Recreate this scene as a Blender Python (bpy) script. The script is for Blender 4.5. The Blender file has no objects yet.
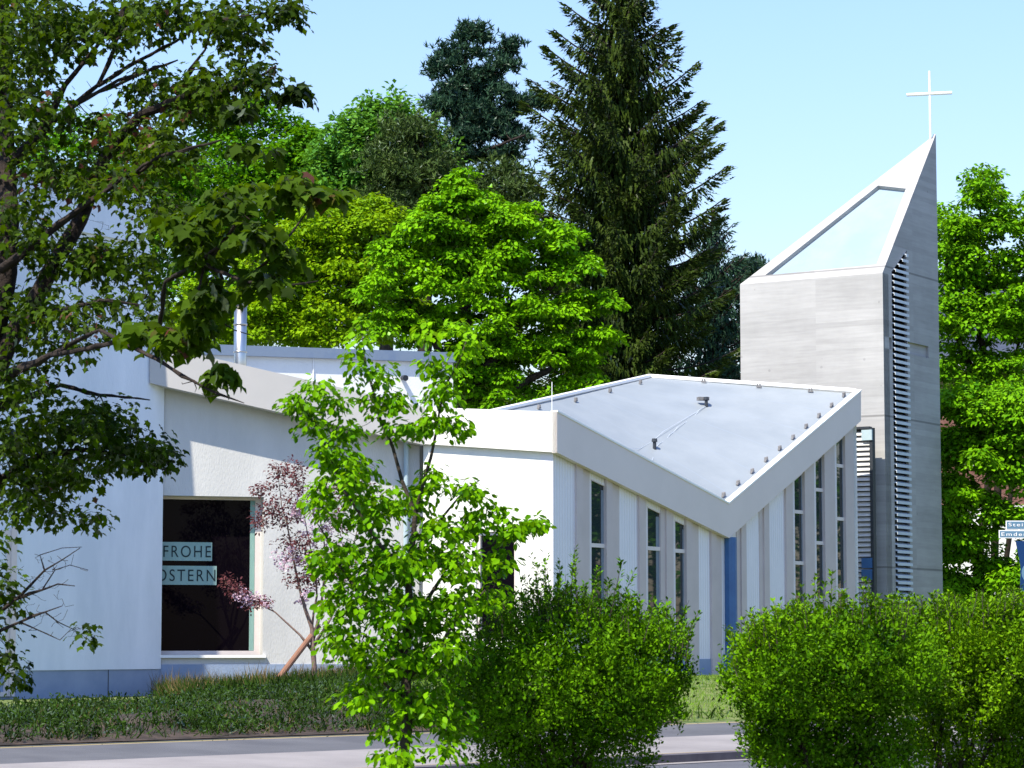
import bpy, math, random
import numpy as np
from mathutils import Vector, Matrix, geometry

# ------------------------------------------------------------------ camera, sky, sun, exposure
SC = bpy.context.scene
COL = SC.collection
FPX, HZ, EYE = 2700.0, 645.0, 0.9
PITCH = math.atan((HZ - 384) / FPX)
cd = bpy.data.cameras.new('camera'); cam = bpy.data.objects.new('camera', cd); COL.objects.link(cam)
cd.sensor_width = 36; cd.lens = 36 * FPX / 1024
cd.clip_start = .1; cd.clip_end = 3000
cam.location = (0, 0, EYE); cam.rotation_euler = (math.pi/2 + PITCH, 0, 0)
cd.dof.use_dof = True; cd.dof.focus_distance = 47; cd.dof.aperture_fstop = 22
SC.camera = cam

SUN_AZ, SUN_EL = math.radians(36.5), math.radians(56)      # sun to the left behind the camera
w = bpy.data.worlds.new('World'); SC.world = w; w.use_nodes = True
nt = w.node_tree; nt.nodes.clear()
sky = nt.nodes.new('ShaderNodeTexSky'); sky.sky_type = 'NISHITA'; sky.sun_disc = False
sky.sun_elevation = SUN_EL; sky.sun_rotation = math.pi + SUN_AZ
sky.air_density = 2.0; sky.dust_density = 0.3; sky.ozone_density = 6.0; sky.altitude = 0
bg = nt.nodes.new('ShaderNodeBackground'); bg.inputs[1].default_value = 0.10
ou = nt.nodes.new('ShaderNodeOutputWorld')
tint = nt.nodes.new('ShaderNodeMix'); tint.data_type = 'RGBA'; tint.blend_type = 'MULTIPLY'; tint.inputs['Factor'].default_value = 1
tint.inputs['B'].default_value = (.93, .985, 1.33, 1); nt.links.new(sky.outputs[0], tint.inputs['A']); nt.links.new(tint.outputs['Result'], bg.inputs[0]); nt.links.new(bg.outputs[0], ou.inputs[0])
sd = bpy.data.lights.new('sun', 'SUN'); sd.energy = 5.0; sd.angle = math.radians(.5); sd.color = (1, .93, .76)
so = bpy.data.objects.new('sun', sd); COL.objects.link(so)
S = Vector((-math.sin(SUN_AZ)*math.cos(SUN_EL), -math.cos(SUN_AZ)*math.cos(SUN_EL), math.sin(SUN_EL)))
so.rotation_euler = S.to_track_quat('Z', 'Y').to_euler(); so.location = (-20, -20, 30)
SC.view_settings.view_transform = 'Standard'; SC.view_settings.look = 'None'
SC.view_settings.exposure = 0.88; SC.view_settings.gamma = 1
SC.view_settings.use_curve_mapping = False

RNG = np.random.default_rng(7); random.seed(7)
cp, sp = math.cos(PITCH), math.sin(PITCH)
def ray(px, py):
    a, b = (px - 512) / FPX, (384 - py) / FPX
    return Vector((a, cp - b*sp, sp + b*cp))
def P(px, py, Y):
    r = ray(px, py); return Vector((0, 0, EYE)) + r * (Y / r.y)
def V(*a): return Vector(a)

# ------------------------------------------------------------------ materials
def new_mat(name):
    m = bpy.data.materials.new(name); m.use_nodes = True
    n = m.node_tree.nodes; b = n['Principled BSDF']; return m, m.node_tree, b
def mk(name, c1, c2=None, scale=3, rough=.8, bump=0, bscale=None, stretch=(1,1,1), metal=0, spec=.3, detail=6, lo=.35, hi=.65, extra=None):
    m, t, b = new_mat(name); N, Lk = t.nodes, t.links
    b.inputs['Roughness'].default_value = rough; b.inputs['Metallic'].default_value = metal
    b.inputs['Specular IOR Level'].default_value = spec
    b.inputs['Base Color'].default_value = (*c1, 1)
    tc = N.new('ShaderNodeNewGeometry'); mp = N.new('ShaderNodeMapping'); mp.inputs['Scale'].default_value = stretch
    Lk.new(tc.outputs['Position'], mp.inputs[0]); out = None
    if c2 is not None:
        no = N.new('ShaderNodeTexNoise'); no.inputs['Scale'].default_value = scale; no.inputs['Detail'].default_value = detail
        no.inputs['Roughness'].default_value = .62
        Lk.new(mp.outputs[0], no.inputs['Vector'])
        r = N.new('ShaderNodeValToRGB'); r.color_ramp.elements[0].position = lo; r.color_ramp.elements[1].position = hi
        r.color_ramp.elements[0].color = (*c1, 1); r.color_ramp.elements[1].color = (*c2, 1)
        Lk.new(no.outputs['Fac'], r.inputs[0]); Lk.new(r.outputs[0], b.inputs['Base Color']); out = r.outputs[0]
    if bump:
        n2 = N.new('ShaderNodeTexNoise'); n2.inputs['Scale'].default_value = bscale or scale*6; n2.inputs['Detail'].default_value = 5
        Lk.new(mp.outputs[0], n2.inputs['Vector'])
        bp = N.new('ShaderNodeBump'); bp.inputs['Strength'].default_value = bump; bp.inputs['Distance'].default_value = .02
        Lk.new(n2.outputs['Fac'], bp.inputs['Height']); Lk.new(bp.outputs[0], b.inputs['Normal'])
    if extra: extra(t, b, out, tc, mp)
    return m
def leaf_mat(name, c1, c2, c3=None, trans=.45, gloss=.35, nscale=1.2):
    """leaf: diffuse + translucent, colour varies leaf by leaf and clump by clump"""
    m = bpy.data.materials.new(name); m.use_nodes = True; t = m.node_tree; N, Lk = t.nodes, t.links; N.clear()
    g = N.new('ShaderNodeNewGeometry'); r = N.new('ShaderNodeValToRGB')
    r.color_ramp.elements[0].color = (*c1, 1); r.color_ramp.elements[1].color = (*c2, 1)
    if c3 is not None:
        e = r.color_ramp.elements.new(.93); e.color = (*c2, 1); r.color_ramp.elements[-1].color = (*c3, 1); r.color_ramp.elements[-1].position = .97
    no = N.new('ShaderNodeTexNoise'); no.inputs['Scale'].default_value = nscale; Lk.new(g.outputs['Position'], no.inputs['Vector'])
    ma = N.new('ShaderNodeMath'); ma.operation = 'MULTIPLY_ADD'; ma.inputs[1].default_value = .6
    Lk.new(g.outputs['Random Per Island'], ma.inputs[0])
    m2 = N.new('ShaderNodeMath'); m2.operation = 'MULTIPLY_ADD'; m2.inputs[1].default_value = 1.4; m2.inputs[2].default_value = -.5
    Lk.new(no.outputs['Fac'], m2.inputs[0]); Lk.new(m2.outputs[0], ma.inputs[2]); Lk.new(ma.outputs[0], r.inputs[0])
    d = N.new('ShaderNodeBsdfDiffuse'); tr = N.new('ShaderNodeBsdfTranslucent'); gl = N.new('ShaderNodeBsdfGlossy')
    gl.inputs['Roughness'].default_value = gloss+.1; gl.inputs[0].default_value = (1, 1, 1, 1)
    hs = N.new('ShaderNodeHueSaturation'); hs.inputs['Hue'].default_value = .485; hs.inputs['Saturation'].default_value = 1.1; hs.inputs['Value'].default_value = 1.25
    Lk.new(r.outputs[0], hs.inputs['Color']); Lk.new(r.outputs[0], d.inputs[0]); Lk.new(hs.outputs[0], tr.inputs[0])
    mx = N.new('ShaderNodeMixShader'); mx.inputs[0].default_value = trans
    Lk.new(d.outputs[0], mx.inputs[1]); Lk.new(tr.outputs[0], mx.inputs[2])
    fr = N.new('ShaderNodeFresnel'); fr.inputs[0].default_value = 1.33
    mf = N.new('ShaderNodeMath'); mf.operation = 'MULTIPLY'; mf.inputs[1].default_value = .10; Lk.new(fr.outputs[0], mf.inputs[0])
    m3 = N.new('ShaderNodeMixShader'); Lk.new(mf.outputs[0], m3.inputs[0]); Lk.new(mx.outputs[0], m3.inputs[1]); Lk.new(gl.outputs[0], m3.inputs[2])
    o = N.new('ShaderNodeOutputMaterial'); Lk.new(m3.outputs[0], o.inputs[0]); return m

def vlines(period, strength, axis_dir):
    """fine vertical ribs along a wall direction (bump only)"""
    def f(t, b, out, g, mp):
        N, Lk = t.nodes, t.links
        dt = N.new('ShaderNodeVectorMath'); dt.operation = 'DOT_PRODUCT'; dt.inputs[1].default_value = (*axis_dir, 0)
        Lk.new(g.outputs['Position'], dt.inputs[0])
        mu = N.new('ShaderNodeMath'); mu.operation = 'MULTIPLY'; mu.inputs[1].default_value = 2*math.pi/period; Lk.new(dt.outputs['Value'], mu.inputs[0])
        si = N.new('ShaderNodeMath'); si.operation = 'SINE'; Lk.new(mu.outputs[0], si.inputs[0])
        bp = N.new('ShaderNodeBump'); bp.inputs['Strength'].default_value = strength; bp.inputs['Distance'].default_value = .012
        Lk.new(si.outputs[0], bp.inputs['Height']); Lk.new(bp.outputs[0], b.inputs['Normal'])
    return f
M = {}
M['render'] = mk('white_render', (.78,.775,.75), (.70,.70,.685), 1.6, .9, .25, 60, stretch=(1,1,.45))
M['render_block_shade'] = mk('white_render_shade', (.78,.82,.90), (.65,.70,.78), 1.2, .9, .25, 45, stretch=(1,1,.3))  # white render with the blue of shade put into its colour
M['render_wing_dim'] = mk('wing_render_dim', (.58,.57,.57), (.50,.495,.495), 1.4, .9, .3, 50, stretch=(1,1,.3))  # greyed render: weaker grazing sunlight is put into the colour
M['fascia_wing_dim'] = mk('wing_fascia_dim', (.50,.475,.47), (.46,.44,.435), .8, .6)  # fascia greyed too, its grazing sunlight put into the colour
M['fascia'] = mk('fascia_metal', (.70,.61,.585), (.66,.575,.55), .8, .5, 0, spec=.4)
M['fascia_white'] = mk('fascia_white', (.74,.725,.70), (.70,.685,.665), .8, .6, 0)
M['post'] = mk('window_post', (.56,.48,.47), (.51,.44,.43), 2, .6)
M['frame'] = mk('window_frame', (.70,.62,.60), (.64,.57,.56), 2, .5)
M['plinth'] = mk('plinth', (.27,.33,.46), (.22,.28,.41), 2, .85, .2, 30)
def seams(t, b, out, g, mp):
    N, Lk = t.nodes, t.links
    dt = N.new('ShaderNodeVectorMath'); dt.operation = 'DOT_PRODUCT'; dt.inputs[1].default_value = (.42, .9, 0); Lk.new(g.outputs['Position'], dt.inputs[0])
    mu = N.new('ShaderNodeMath'); mu.operation = 'PINGPONG'; mu.inputs[1].default_value = .55; Lk.new(dt.outputs['Value'], mu.inputs[0])
    le = N.new('ShaderNodeMath'); le.operation = 'LESS_THAN'; le.inputs[1].default_value = .007; Lk.new(mu.outputs[0], le.inputs[0])
    mx = N.new('ShaderNodeMix'); mx.data_type = 'RGBA'; mx.inputs['B'].default_value = (.235,.27,.32,1)
    Lk.new(le.outputs[0], mx.inputs['Factor']); Lk.new(out, mx.inputs['A']); Lk.new(mx.outputs['Result'], b.inputs['Base Color'])
M['roofing'] = mk('roof_membrane', (.245,.27,.295), (.21,.235,.26), 1.1, .5, .12, 9, spec=.5, extra=seams)
M['coping'] = mk('zinc_coping', (.20,.25,.33), (.10,.16,.30), 1.3, .4, metal=.3, lo=.5, hi=.8)
M['steel'] = mk('stainless_steel', (.62,.58,.52), None, rough=.3, metal=1)
M['bluepipe'] = mk('blue_downpipe', (.03,.10,.26), (.04,.13,.31), 3, .4, spec=.5)
M['greypipe'] = mk('grey_downpipe', (.38,.47,.52), (.34,.43,.49), 3, .4)
M['dark'] = mk('dark_metal', (.03,.035,.045), None, rough=.5)
M['guard'] = mk('guard_metal', (.25,.24,.24), (.15,.14,.14), 9, .5, metal=.2)
M['whitemetal'] = mk('white_painted_metal', (.82,.81,.80), None, rough=.4)
M['louvre'] = mk('louvre_metal', (.55,.60,.68), (.50,.55,.63), 4, .5)
M['louvre_light'] = mk('louvre_metal_light', (.62,.61,.60), (.55,.54,.54), 4, .5)
M['skypane'] = mk('tower_zinc_panel', (.25,.325,.385), (.215,.285,.345), 1.0, .75, .05, 6, spec=.3)
M['curtain'] = mk('pale_green_curtain', (.25,.40,.36), (.18,.32,.30), 9, .8, stretch=(8,8,.5))
M['paper'] = mk('pale_green_sheet', (.27,.40,.38), (.24,.37,.35), 5, .6)
M['ink'] = mk('dark_ink', (.015,.03,.035), None, rough=.7)
M['brick'] = mk('old_brick', (.16,.07,.06), (.24,.12,.10), 6, .9, .3, 30)
M['slate'] = mk('slate_roof', (.035,.045,.075), (.06,.07,.10), 5, .6, .3, 20, stretch=(1,1,4))
M['cream'] = mk('pale_render', (.80,.79,.77), (.72,.71,.70), 2, .9)
M['signblue'] = mk('sign_blue', (.004,.03,.11), None, rough=.4)
M['signplate'] = mk('sign_plate', (.10,.19,.28), None, rough=.4)
M['stake'] = mk('wooden_stake', (.24,.12,.08), (.18,.09,.06), 8, .8, .3, stretch=(1,1,.2))
def glass_mat(name, c, r=.02, sp=.5):
    m, t, b = new_mat(name); b.inputs['Base Color'].default_value = (*c, 1); b.inputs['Roughness'].default_value = r
    b.inputs['Specular IOR Level'].default_value = sp; b.inputs['IOR'].default_value = 1.52
    N, Lk = t.nodes, t.links
    g = N.new('ShaderNodeNewGeometry'); no = N.new('ShaderNodeTexNoise'); no.inputs['Scale'].default_value = .6; Lk.new(g.outputs['Position'], no.inputs['Vector'])
    bp = N.new('ShaderNodeBump'); bp.inputs['Strength'].default_value = .08; bp.inputs['Distance'].default_value = .02
    Lk.new(no.outputs['Fac'], bp.inputs['Height']); Lk.new(bp.outputs[0], b.inputs['Normal']); return m
M['glass'] = glass_mat('dark_window_glass', (.003,.002,.004), .02, .05)
M['hallglass'] = glass_mat('hall_window_glass', (.02,.03,.035))
M['blind'] = mk('grey_blind', (.20,.24,.29), (.17,.20,.25), 6, .6)
M['bark_dark'] = mk('bark_dark', (.014,.010,.010), (.035,.024,.020), 14, .95, .6, 40)
M['bark'] = mk('bark', (.028,.022,.018), (.06,.046,.036), 10, .95, .6, 40)
M['bark_red'] = mk('bark_red', (.13,.08,.07), (.20,.14,.12), 10, .9, .4, 40)
# leaves
M['l_maple'] = leaf_mat('leaf_near_maple', (.007,.020,.001), (.070,.140,.002), (.12,.05,.035), .50, .5)
M['bark_shade'] = mk('bark_shade', (.014,.010,.008), (.028,.02,.016), 10, .95, .6, 40)
M['l_young'] = leaf_mat('leaf_young_tree', (.04,.15,.001), (.22,.46,.002), None, .35)
M['l_bush'] = leaf_mat('leaf_shrub', (.015,.065,.001), (.13,.29,.003), None, .14, .3, 3)
M['l_bush2'] = leaf_mat('leaf_shrub_light', (.025,.085,.001), (.17,.33,.004), None, .14, .3, 3)
M['l_bright'] = leaf_mat('leaf_bright_maple', (.04,.15,.001), (.19,.42,.003), None, .22)
M['l_yellow'] = leaf_mat('leaf_yellow_green', (.10,.22,.002), (.24,.40,.004), None, .35)
M['l_mid'] = leaf_mat('leaf_mid_green', (.035,.14,.003), (.12,.30,.006), None, .35)
M['l_larch'] = leaf_mat('leaf_larch', (.05,.16,.02), (.14,.32,.04), None, .3)
M['n_pine'] = leaf_mat('needle_pine', (.012,.036,.026), (.045,.095,.050), None, .12)
M['n_pine2'] = leaf_mat('needle_mid', (.028,.055,.016), (.075,.12,.028), None, .12)
M['n_spruce'] = leaf_mat('needle_spruce', (.007,.018,.005), (.055,.088,.011), None, .12)
M['l_right'] = leaf_mat('leaf_right_tree', (.04,.15,.002), (.18,.40,.004), None, .22)
M['l_plum'] = leaf_mat('leaf_purple', (.07,.02,.03), (.17,.06,.06), None, .3)
M['petal'] = leaf_mat('petal_pink', (.52,.36,.48), (.70,.55,.66), None, .3)
M['l_weed'] = leaf_mat('leaf_weed', (.008,.020,.003), (.040,.085,.010), (.09,.06,.03), .2)  # dark weeds, darkened further to carry the shadow on the bed
M['l_grass'] = leaf_mat('leaf_grass', (.08,.16,.015), (.20,.30,.05), None, .3)
M['l_dry'] = leaf_mat('leaf_dry_grass', (.10,.08,.03), (.30,.22,.10), None, .3)

# board-marked concrete with day joints at given heights
def concrete(name, joints, c1, c2):
    def ex(t, b, out, g, mp):
        N, Lk = t.nodes, t.links
        sx = N.new('ShaderNodeSeparateXYZ'); Lk.new(g.outputs['Position'], sx.inputs[0])
        # boards: random tone for each 12 cm board
        dv = N.new('ShaderNodeMath'); dv.operation = 'DIVIDE'; dv.inputs[1].default_value = .12; Lk.new(sx.outputs['Z'], dv.inputs[0])
        fl = N.new('ShaderNodeMath'); fl.operation = 'FLOOR'; Lk.new(dv.outputs[0], fl.inputs[0])
        dx = N.new('ShaderNodeMath'); dx.operation = 'MULTIPLY'; dx.inputs[1].default_value = .45; Lk.new(sx.outputs['X'], dx.inputs[0])
        fx = N.new('ShaderNodeMath'); fx.operation = 'FLOOR'; Lk.new(dx.outputs[0], fx.inputs[0])
        cb = N.new('ShaderNodeCombineXYZ'); Lk.new(fl.outputs[0], cb.inputs[0]); Lk.new(fx.outputs[0], cb.inputs[1])
        wn = N.new('ShaderNodeTexWhiteNoise'); Lk.new(cb.outputs[0], wn.inputs['Vector'])
        # streak noise
        mp2 = N.new('ShaderNodeMapping'); mp2.inputs['Scale'].default_value = (1.2, 1.2, 14); Lk.new(g.outputs['Position'], mp2.inputs[0])
        n3 = N.new('ShaderNodeTexNoise'); n3.inputs['Scale'].default_value = 1.5; n3.inputs['Detail'].default_value = 6; Lk.new(mp2.outputs[0], n3.inputs['Vector'])
        ad = N.new('ShaderNodeMath'); ad.operation = 'MULTIPLY_ADD'; ad.inputs[1].default_value = .16; ad.inputs[2].default_value = .76
        Lk.new(wn.outputs['Value'], ad.inputs[0])
        a2 = N.new('ShaderNodeMath'); a2.operation = 'MULTIPLY_ADD'; a2.inputs[1].default_value = .30; Lk.new(n3.outputs['Fac'], a2.inputs[0]); Lk.new(ad.outputs[0], a2.inputs[2])
        prev = a2.outputs[0]
        for z in joints:
            su = N.new('ShaderNodeMath'); su.operation = 'COMPARE'; su.inputs[1].default_value = z; su.inputs[2].default_value = .022; Lk.new(sx.outputs['Z'], su.inputs[0])
            ml = N.new('ShaderNodeMath'); ml.operation = 'MULTIPLY_ADD'; ml.inputs[1].default_value = -.42; ml.inputs[2].default_value = 1; Lk.new(su.outputs[0], ml.inputs[0])
            mm = N.new('ShaderNodeMath'); mm.operation = 'MULTIPLY'; Lk.new(prev, mm.inputs[0]); Lk.new(ml.outputs[0], mm.inputs[1]); prev = mm.outputs[0]
        # pour holes / blotches
        vo = N.new('ShaderNodeTexVoronoi'); vo.inputs['Scale'].default_value = 2.3; Lk.new(g.outputs['Position'], vo.inputs['Vector'])
        lt = N.new('ShaderNodeMath'); lt.operation = 'LESS_THAN'; lt.inputs[1].default_value = .07; Lk.new(vo.outputs['Distance'], lt.inputs[0])
        m9 = N.new('ShaderNodeMath'); m9.operation = 'MULTIPLY_ADD'; m9.inputs[1].default_value = -.18; m9.inputs[2].default_value = 1; Lk.new(lt.outputs[0], m9.inputs[0])
        mz = N.new('ShaderNodeMath'); mz.operation = 'MULTIPLY'; Lk.new(prev, mz.inputs[0]); Lk.new(m9.outputs[0], mz.inputs[1])
        vm = N.new('ShaderNodeVectorMath'); vm.operation = 'SCALE'; Lk.new(out, vm.inputs[0]); Lk.new(mz.outputs[0], vm.inputs['Scale'])
        Lk.new(vm.outputs[0], b.inputs['Base Color'])
        bp = N.new('ShaderNodeBump'); bp.inputs['Strength'].default_value = .35; bp.inputs['Distance'].default_value = .015
        Lk.new(a2.outputs[0], bp.inputs['Height']); Lk.new(bp.outputs[0], b.inputs['Normal'])
    return mk(name, c1, c2, .7, .85, 0, extra=ex)

# ------------------------------------------------------------------ object helpers
def link(o, parent=None, kind=None, label=None, cat=None, group=None):
    COL.objects.link(o)
    if parent is not None: o.parent = parent
    for k, v in (('kind', kind), ('label', label), ('category', cat), ('group', group)):
        if v: o[k] = v
    return o
def thing(name, label, cat, loc=(0,0,0), group=None):
    o = bpy.data.objects.new(name, None); o.location = loc; o.empty_display_size = .2
    link(o, None, None, label, cat, group); return o
def rel(o, parent):
    """world-built mesh under an Empty: keep world coordinates"""
    o.parent = parent
    loc = Vector((0,0,0)); p = parent
    while p is not None: loc += p.location; p = p.parent
    o.location = -loc if parent.parent is None else Vector((0,0,0))
    if parent.parent is not None: o.location = (0,0,0)
def mesh_obj(name, verts, faces, mat, parent=None, smooth=False, **kw):
    me = bpy.data.meshes.new(name); me.from_pydata([tuple(v) for v in verts], [], faces); me.update()
    me.materials.append(mat)
    if smooth:
        for p in me.polygons: p.use_smooth = True
    o = bpy.data.objects.new(name, me); link(o, None, **kw)
    if parent is not None: rel(o, parent)
    return o
class MB:
    def __init__(s): s.v = []; s.f = []
    def add(s, vs, fs):
        n = len(s.v); s.v += [tuple(v) for v in vs]; s.f += [tuple(n+i for i in f) for f in fs]
    def build(s, name, mat, parent=None, smooth=False, **kw): return mesh_obj(name, s.v, s.f, mat, parent, smooth, **kw)
class Frame:
    """a vertical wall plane: s along the wall, z up, d outwards"""
    def __init__(s, o, deg, flip=False):
        s.o = Vector((o[0], o[1], 0)); a = math.radians(deg)
        s.u = Vector((math.cos(a), math.sin(a), 0)); s.n = Vector((math.sin(a), -math.cos(a), 0))
    def w(s, a, z, d=0): return s.o + s.u*a + s.n*d + Vector((0,0,z))
    def px(s, x, y, d=0):
        r = ray(x, y); c = Vector((0,0,EYE)); o = s.o + s.n*d
        t = (o - c).dot(s.n) / r.dot(s.n); p = c + r*t
        return ((p - s.o).dot(s.u), p.z)
def prism(mb, fr, outer, d0, d1, holes=()):
    loops = [outer] + [list(h) for h in holes]
    flat = [p for l in loops for p in l]; n = len(flat)
    tris = geometry.tessellate_polygon([[Vector((p[0], p[1], 0)) for p in l] for l in loops])
    vs = [fr.w(p[0], p[1], d1) for p in flat] + [fr.w(p[0], p[1], d0) for p in flat]
    fs = []
    for t in tris:
        a, b, c = [Vector((flat[i][0], flat[i][1])) for i in t]
        ccw = (b.x-a.x)*(c.y-a.y) - (b.y-a.y)*(c.x-a.x) > 0
        t = tuple(t) if ccw else tuple(reversed(t))
        fs.append(t); fs.append(tuple(n+i for i in reversed(t)))
    k = 0
    for li, l in enumerate(loops):
        m = len(l); area = sum(l[i][0]*l[(i+1)%m][1]-l[(i+1)%m][0]*l[i][1] for i in range(m))
        for i in range(m):
            a, b = k+i, k+(i+1)%m
            q = (a, n+a, n+b, b)
            if (area > 0) == (li > 0): q = tuple(reversed(q))
            fs.append(q)
        k += m
    mb.add(vs, fs)
def rect(a0, z0, a1, z1): return [(a0,z0),(a1,z0),(a1,z1),(a0,z1)]
def tube(mb, pts, rad, sides=8, cap=True):
    pts = [Vector(p) for p in pts]; n = len(pts)
    if not hasattr(rad, '__len__'): rad = [rad]*n
    vs = []; prev = None
    for i, p in enumerate(pts):
        d = (pts[min(i+1,n-1)] - pts[max(i-1,0)]).normalized()
        if prev is None:
            prev = d.orthogonal().normalized()
        prev = (prev - d*prev.dot(d))
        prev = prev.normalized() if prev.length > 1e-6 else d.orthogonal().normalized()
        q = d.cross(prev)
        for k in range(sides):
            a = 2*math.pi*k/sides; vs.append(p + (prev*math.cos(a) + q*math.sin(a))*rad[i])
    fs = [(i*sides+k, i*sides+(k+1)%sides, (i+1)*sides+(k+1)%sides, (i+1)*sides+k) for i in range(n-1) for k in range(sides)]
    if cap: fs += [tuple(reversed(range(sides))), tuple((n-1)*sides+k for k in range(sides))]
    mb.add(vs, fs)
def box_dir(mb, c, ux, uy, uz):
    """box with centre c and half-vectors"""
    vs = [c + ux*a + uy*b + uz*e for e in (-1,1) for b in (-1,1) for a in (-1,1)]
    mb.add(vs, [(0,2,3,1),(4,5,7,6),(0,1,5,4),(2,6,7,3),(0,4,6,2),(1,3,7,5)])

# ------------------------------------------------------------------ the ground
P0 = Vector((2.4, 31.5)); RD = Vector((.669,.743)); RM = Vector((-.743,.669))
def qd(x, y): return (Vector((x,y)) - P0).dot(RM)
def ground_z(x, y):
    q = qd(x, y); k = min(1, max(0, (x+5.5)/5)); top = .04 + .30*k*k*(3-2*k)
    if q > 0: return min(top, .004 + .055*q)
    if q > -2.8: return .0 + .055*q
    if q > -7.6: return -.24
    return -.17
def strip(name, q0, q1, z0, z1, mat, t0=-400, t1=400, th=0):
    mb = MB(); c = []
    for t in (t0, t1):
        for q, z in ((q0, z0), (q1, z1)):
            p = P0 + RD*t + RM*q; c.append(Vector((p.x, p.y, z)))
    mb.add([c[0], c[2], c[3], c[1]], [(0,1,2,3)])
    if th:
        a, b = c[0] - V(0,0,th), c[2] - V(0,0,th)
        mb.add([a, b, c[2], c[0]], [(0,1,2,3)])
    return mb.build(name, mat, kind='structure')
M['asphalt'] = mk('road_asphalt', (.065,.065,.078), (.095,.095,.108), 1.2, .85, .5, 70)
M['paving'] = mk('pavement_asphalt', (.185,.17,.17), (.25,.23,.228), .9, .9, .4, 60)
M['kerb'] = mk('kerb_stone', (.30,.28,.27), (.40,.37,.36), 4, .85, .3)
M['soil'] = mk('bed_soil', (.018,.014,.011), (.065,.045,.035), 3.5, 1, .9, 22)  # brown soil, deepened in colour for the shadow over the bed
M['lawn'] = mk('lawn', (.07,.12,.02), (.16,.17,.06), 2.5, 1, .8, 40)
M['verge'] = mk('verge_grass', (.04,.07,.012), (.10,.13,.03), 2.5, 1, .8, 40)
strip('road', -7.6, -2.8, -.24, -.24, M['asphalt'])
strip('pavement', -2.66, -1.25, -.150, -.07, M['paving'])
M['footway'] = mk('footway_asphalt', (.075,.075,.085), (.105,.105,.115), 1.1, .9, .5, 80)
strip('footway', -1.25, 0, -.07, .0, M['footway'])
strip('kerb', -2.8, -2.66, -.160, -.154, mk('kerb_shaded', (.10,.09,.10), (.07,.06,.07), 4, .9), th=.09)  # dark colour carries the shadow on the kerb face
strip('gutter', -2.98, -2.8, -.234, -.234, M['paving'])
strip('edging_kerb', 0, .08, .012, .012, M['footway'])
strip('near_kerb', -7.75, -7.6, -.13, -.13, M['kerb'])
strip('near_verge', -17, -7.75, -.17, -.17, M['verge'])
strip('bounce_ground', -400, -17, -.18, -.18, M['asphalt'])  # unseen grey ground, added to keep bounced light neutral
# far ground: a gentle bank, then level to the horizon
mb = MB(); qs = [.08, 1.5, 3, 4.5, 6, 9, 12, 16, 20, 30, 120, 1500]; ts = [-1500,-60,-30,-24,-20,-16,-12,-9,-6,-3,0,3,6,12,20,30,60,1500]
vs = []
for t in ts:
    for q in qs:
        p = P0 + RD*t + RM*q
        vs.append((p.x, p.y, (ground_z(p.x,p.y) if q > .1 else .003) ))
nq = len(qs)
fs = [(i*nq+j, (i+1)*nq+j, (i+1)*nq+j+1, i*nq+j+1) for i in range(len(ts)-1) for j in range(nq-1)]
mb.add(vs, fs); mb.build('ground', M['lawn'], kind='structure')
# planting bed in front of the block and the big window
mb = MB(); vs = []; n1, n2 = 34, 12
for i in range(n1+1):
    for j in range(n2+1):
        t = -26 + 25.5*i/n1; q = .1 + (8.2)*(j/n2); p = P0 + RD*t + RM*q
        e = min(1, i/3, (n1-i)/3, j/1.5, (n2-j)/2)
        vs.append((p.x, p.y, ground_z(p.x,p.y) + .012 + e*(.04 + .05*random.random())))
fs = [(i*(n2+1)+j, (i+1)*(n2+1)+j, (i+1)*(n2+1)+j+1, i*(n2+1)+j+1) for i in range(n1) for j in range(n2)]
mb.add(vs, fs); mb.build('planting_bed', M['soil'], smooth=True, kind='structure')

# ------------------------------------------------------------------ church building (hall with folded roof + window wall)
A2 = P(557, 432, 46.0)
FA = Frame((A2.x, A2.y), 58)                         # hall facade, fascia plane, s=0 at the left corner
uW = Vector((-math.cos(math.radians(32)), math.sin(math.radians(32)), 0))
FW = Frame((A2.x, A2.y), -32)                        # sunlit wall, s<0 to the left
sG = FW.px(425, 425)[0]; G2 = FW.w(sG, 0)
FB = Frame((G2.x, G2.y), 17)                         # big window wall, s<0 to the left
church = thing('church_building', 'low white church hall with V-folded pale grey roof and tall narrow windows', 'church', (A2.x, A2.y, .3))
M['panel'] = mk('ribbed_panel', (.80,.76,.80), (.75,.72,.76), 1.5, .7, extra=vlines(.09, .5, (FA.u.x, FA.u.y)))
A_t, A_b = FA.px(557,412), FA.px(557,452.5); V_t, V_b = FA.px(728.6,504), FA.px(729.4,538); B_t, B_b = FA.px(861,391), FA.px(861,421)
A_t = (0, A_t[1]); A_b = (0, A_b[1])
mb = MB(); prism(mb, FA, [A_b, V_b, B_b, B_t, V_t, A_t], -.10, 0); mb.build('fascia', M['fascia'], church)
mb = MB(); e=.012; prism(mb, FA, [(0,A_t[1]), V_t, B_t, (B_t[0], B_t[1]+.03), (V_t[0], V_t[1]+.035), (0, A_t[1]+.03)], -.13, .015); mb.build('fascia_cap', M['whitemetal'], church)
# sunlit fascia and wall
W_t0, W_b0 = FW.px(425,407), FW.px(425,444)
mb = MB(); prism(mb, FW, [(sG+.004,W_b0[1]), (-.003,A_b[1]), (-.003,A_t[1]+.002), (sG+.004,W_t0[1])], -.25, 0); mb.build('fascia', M['fascia_white'], church)
# fascia over the window wall
lt, lb = FB.px(150,343.5), FB.px(150,383)
mb = MB(); prism(mb, FB, [lb, (0,FB.px(425,445)[1]), (0,W_t0[1]), lt], -.25, 0); mb.build('fascia', M['fascia_wing_dim'], church)
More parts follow.
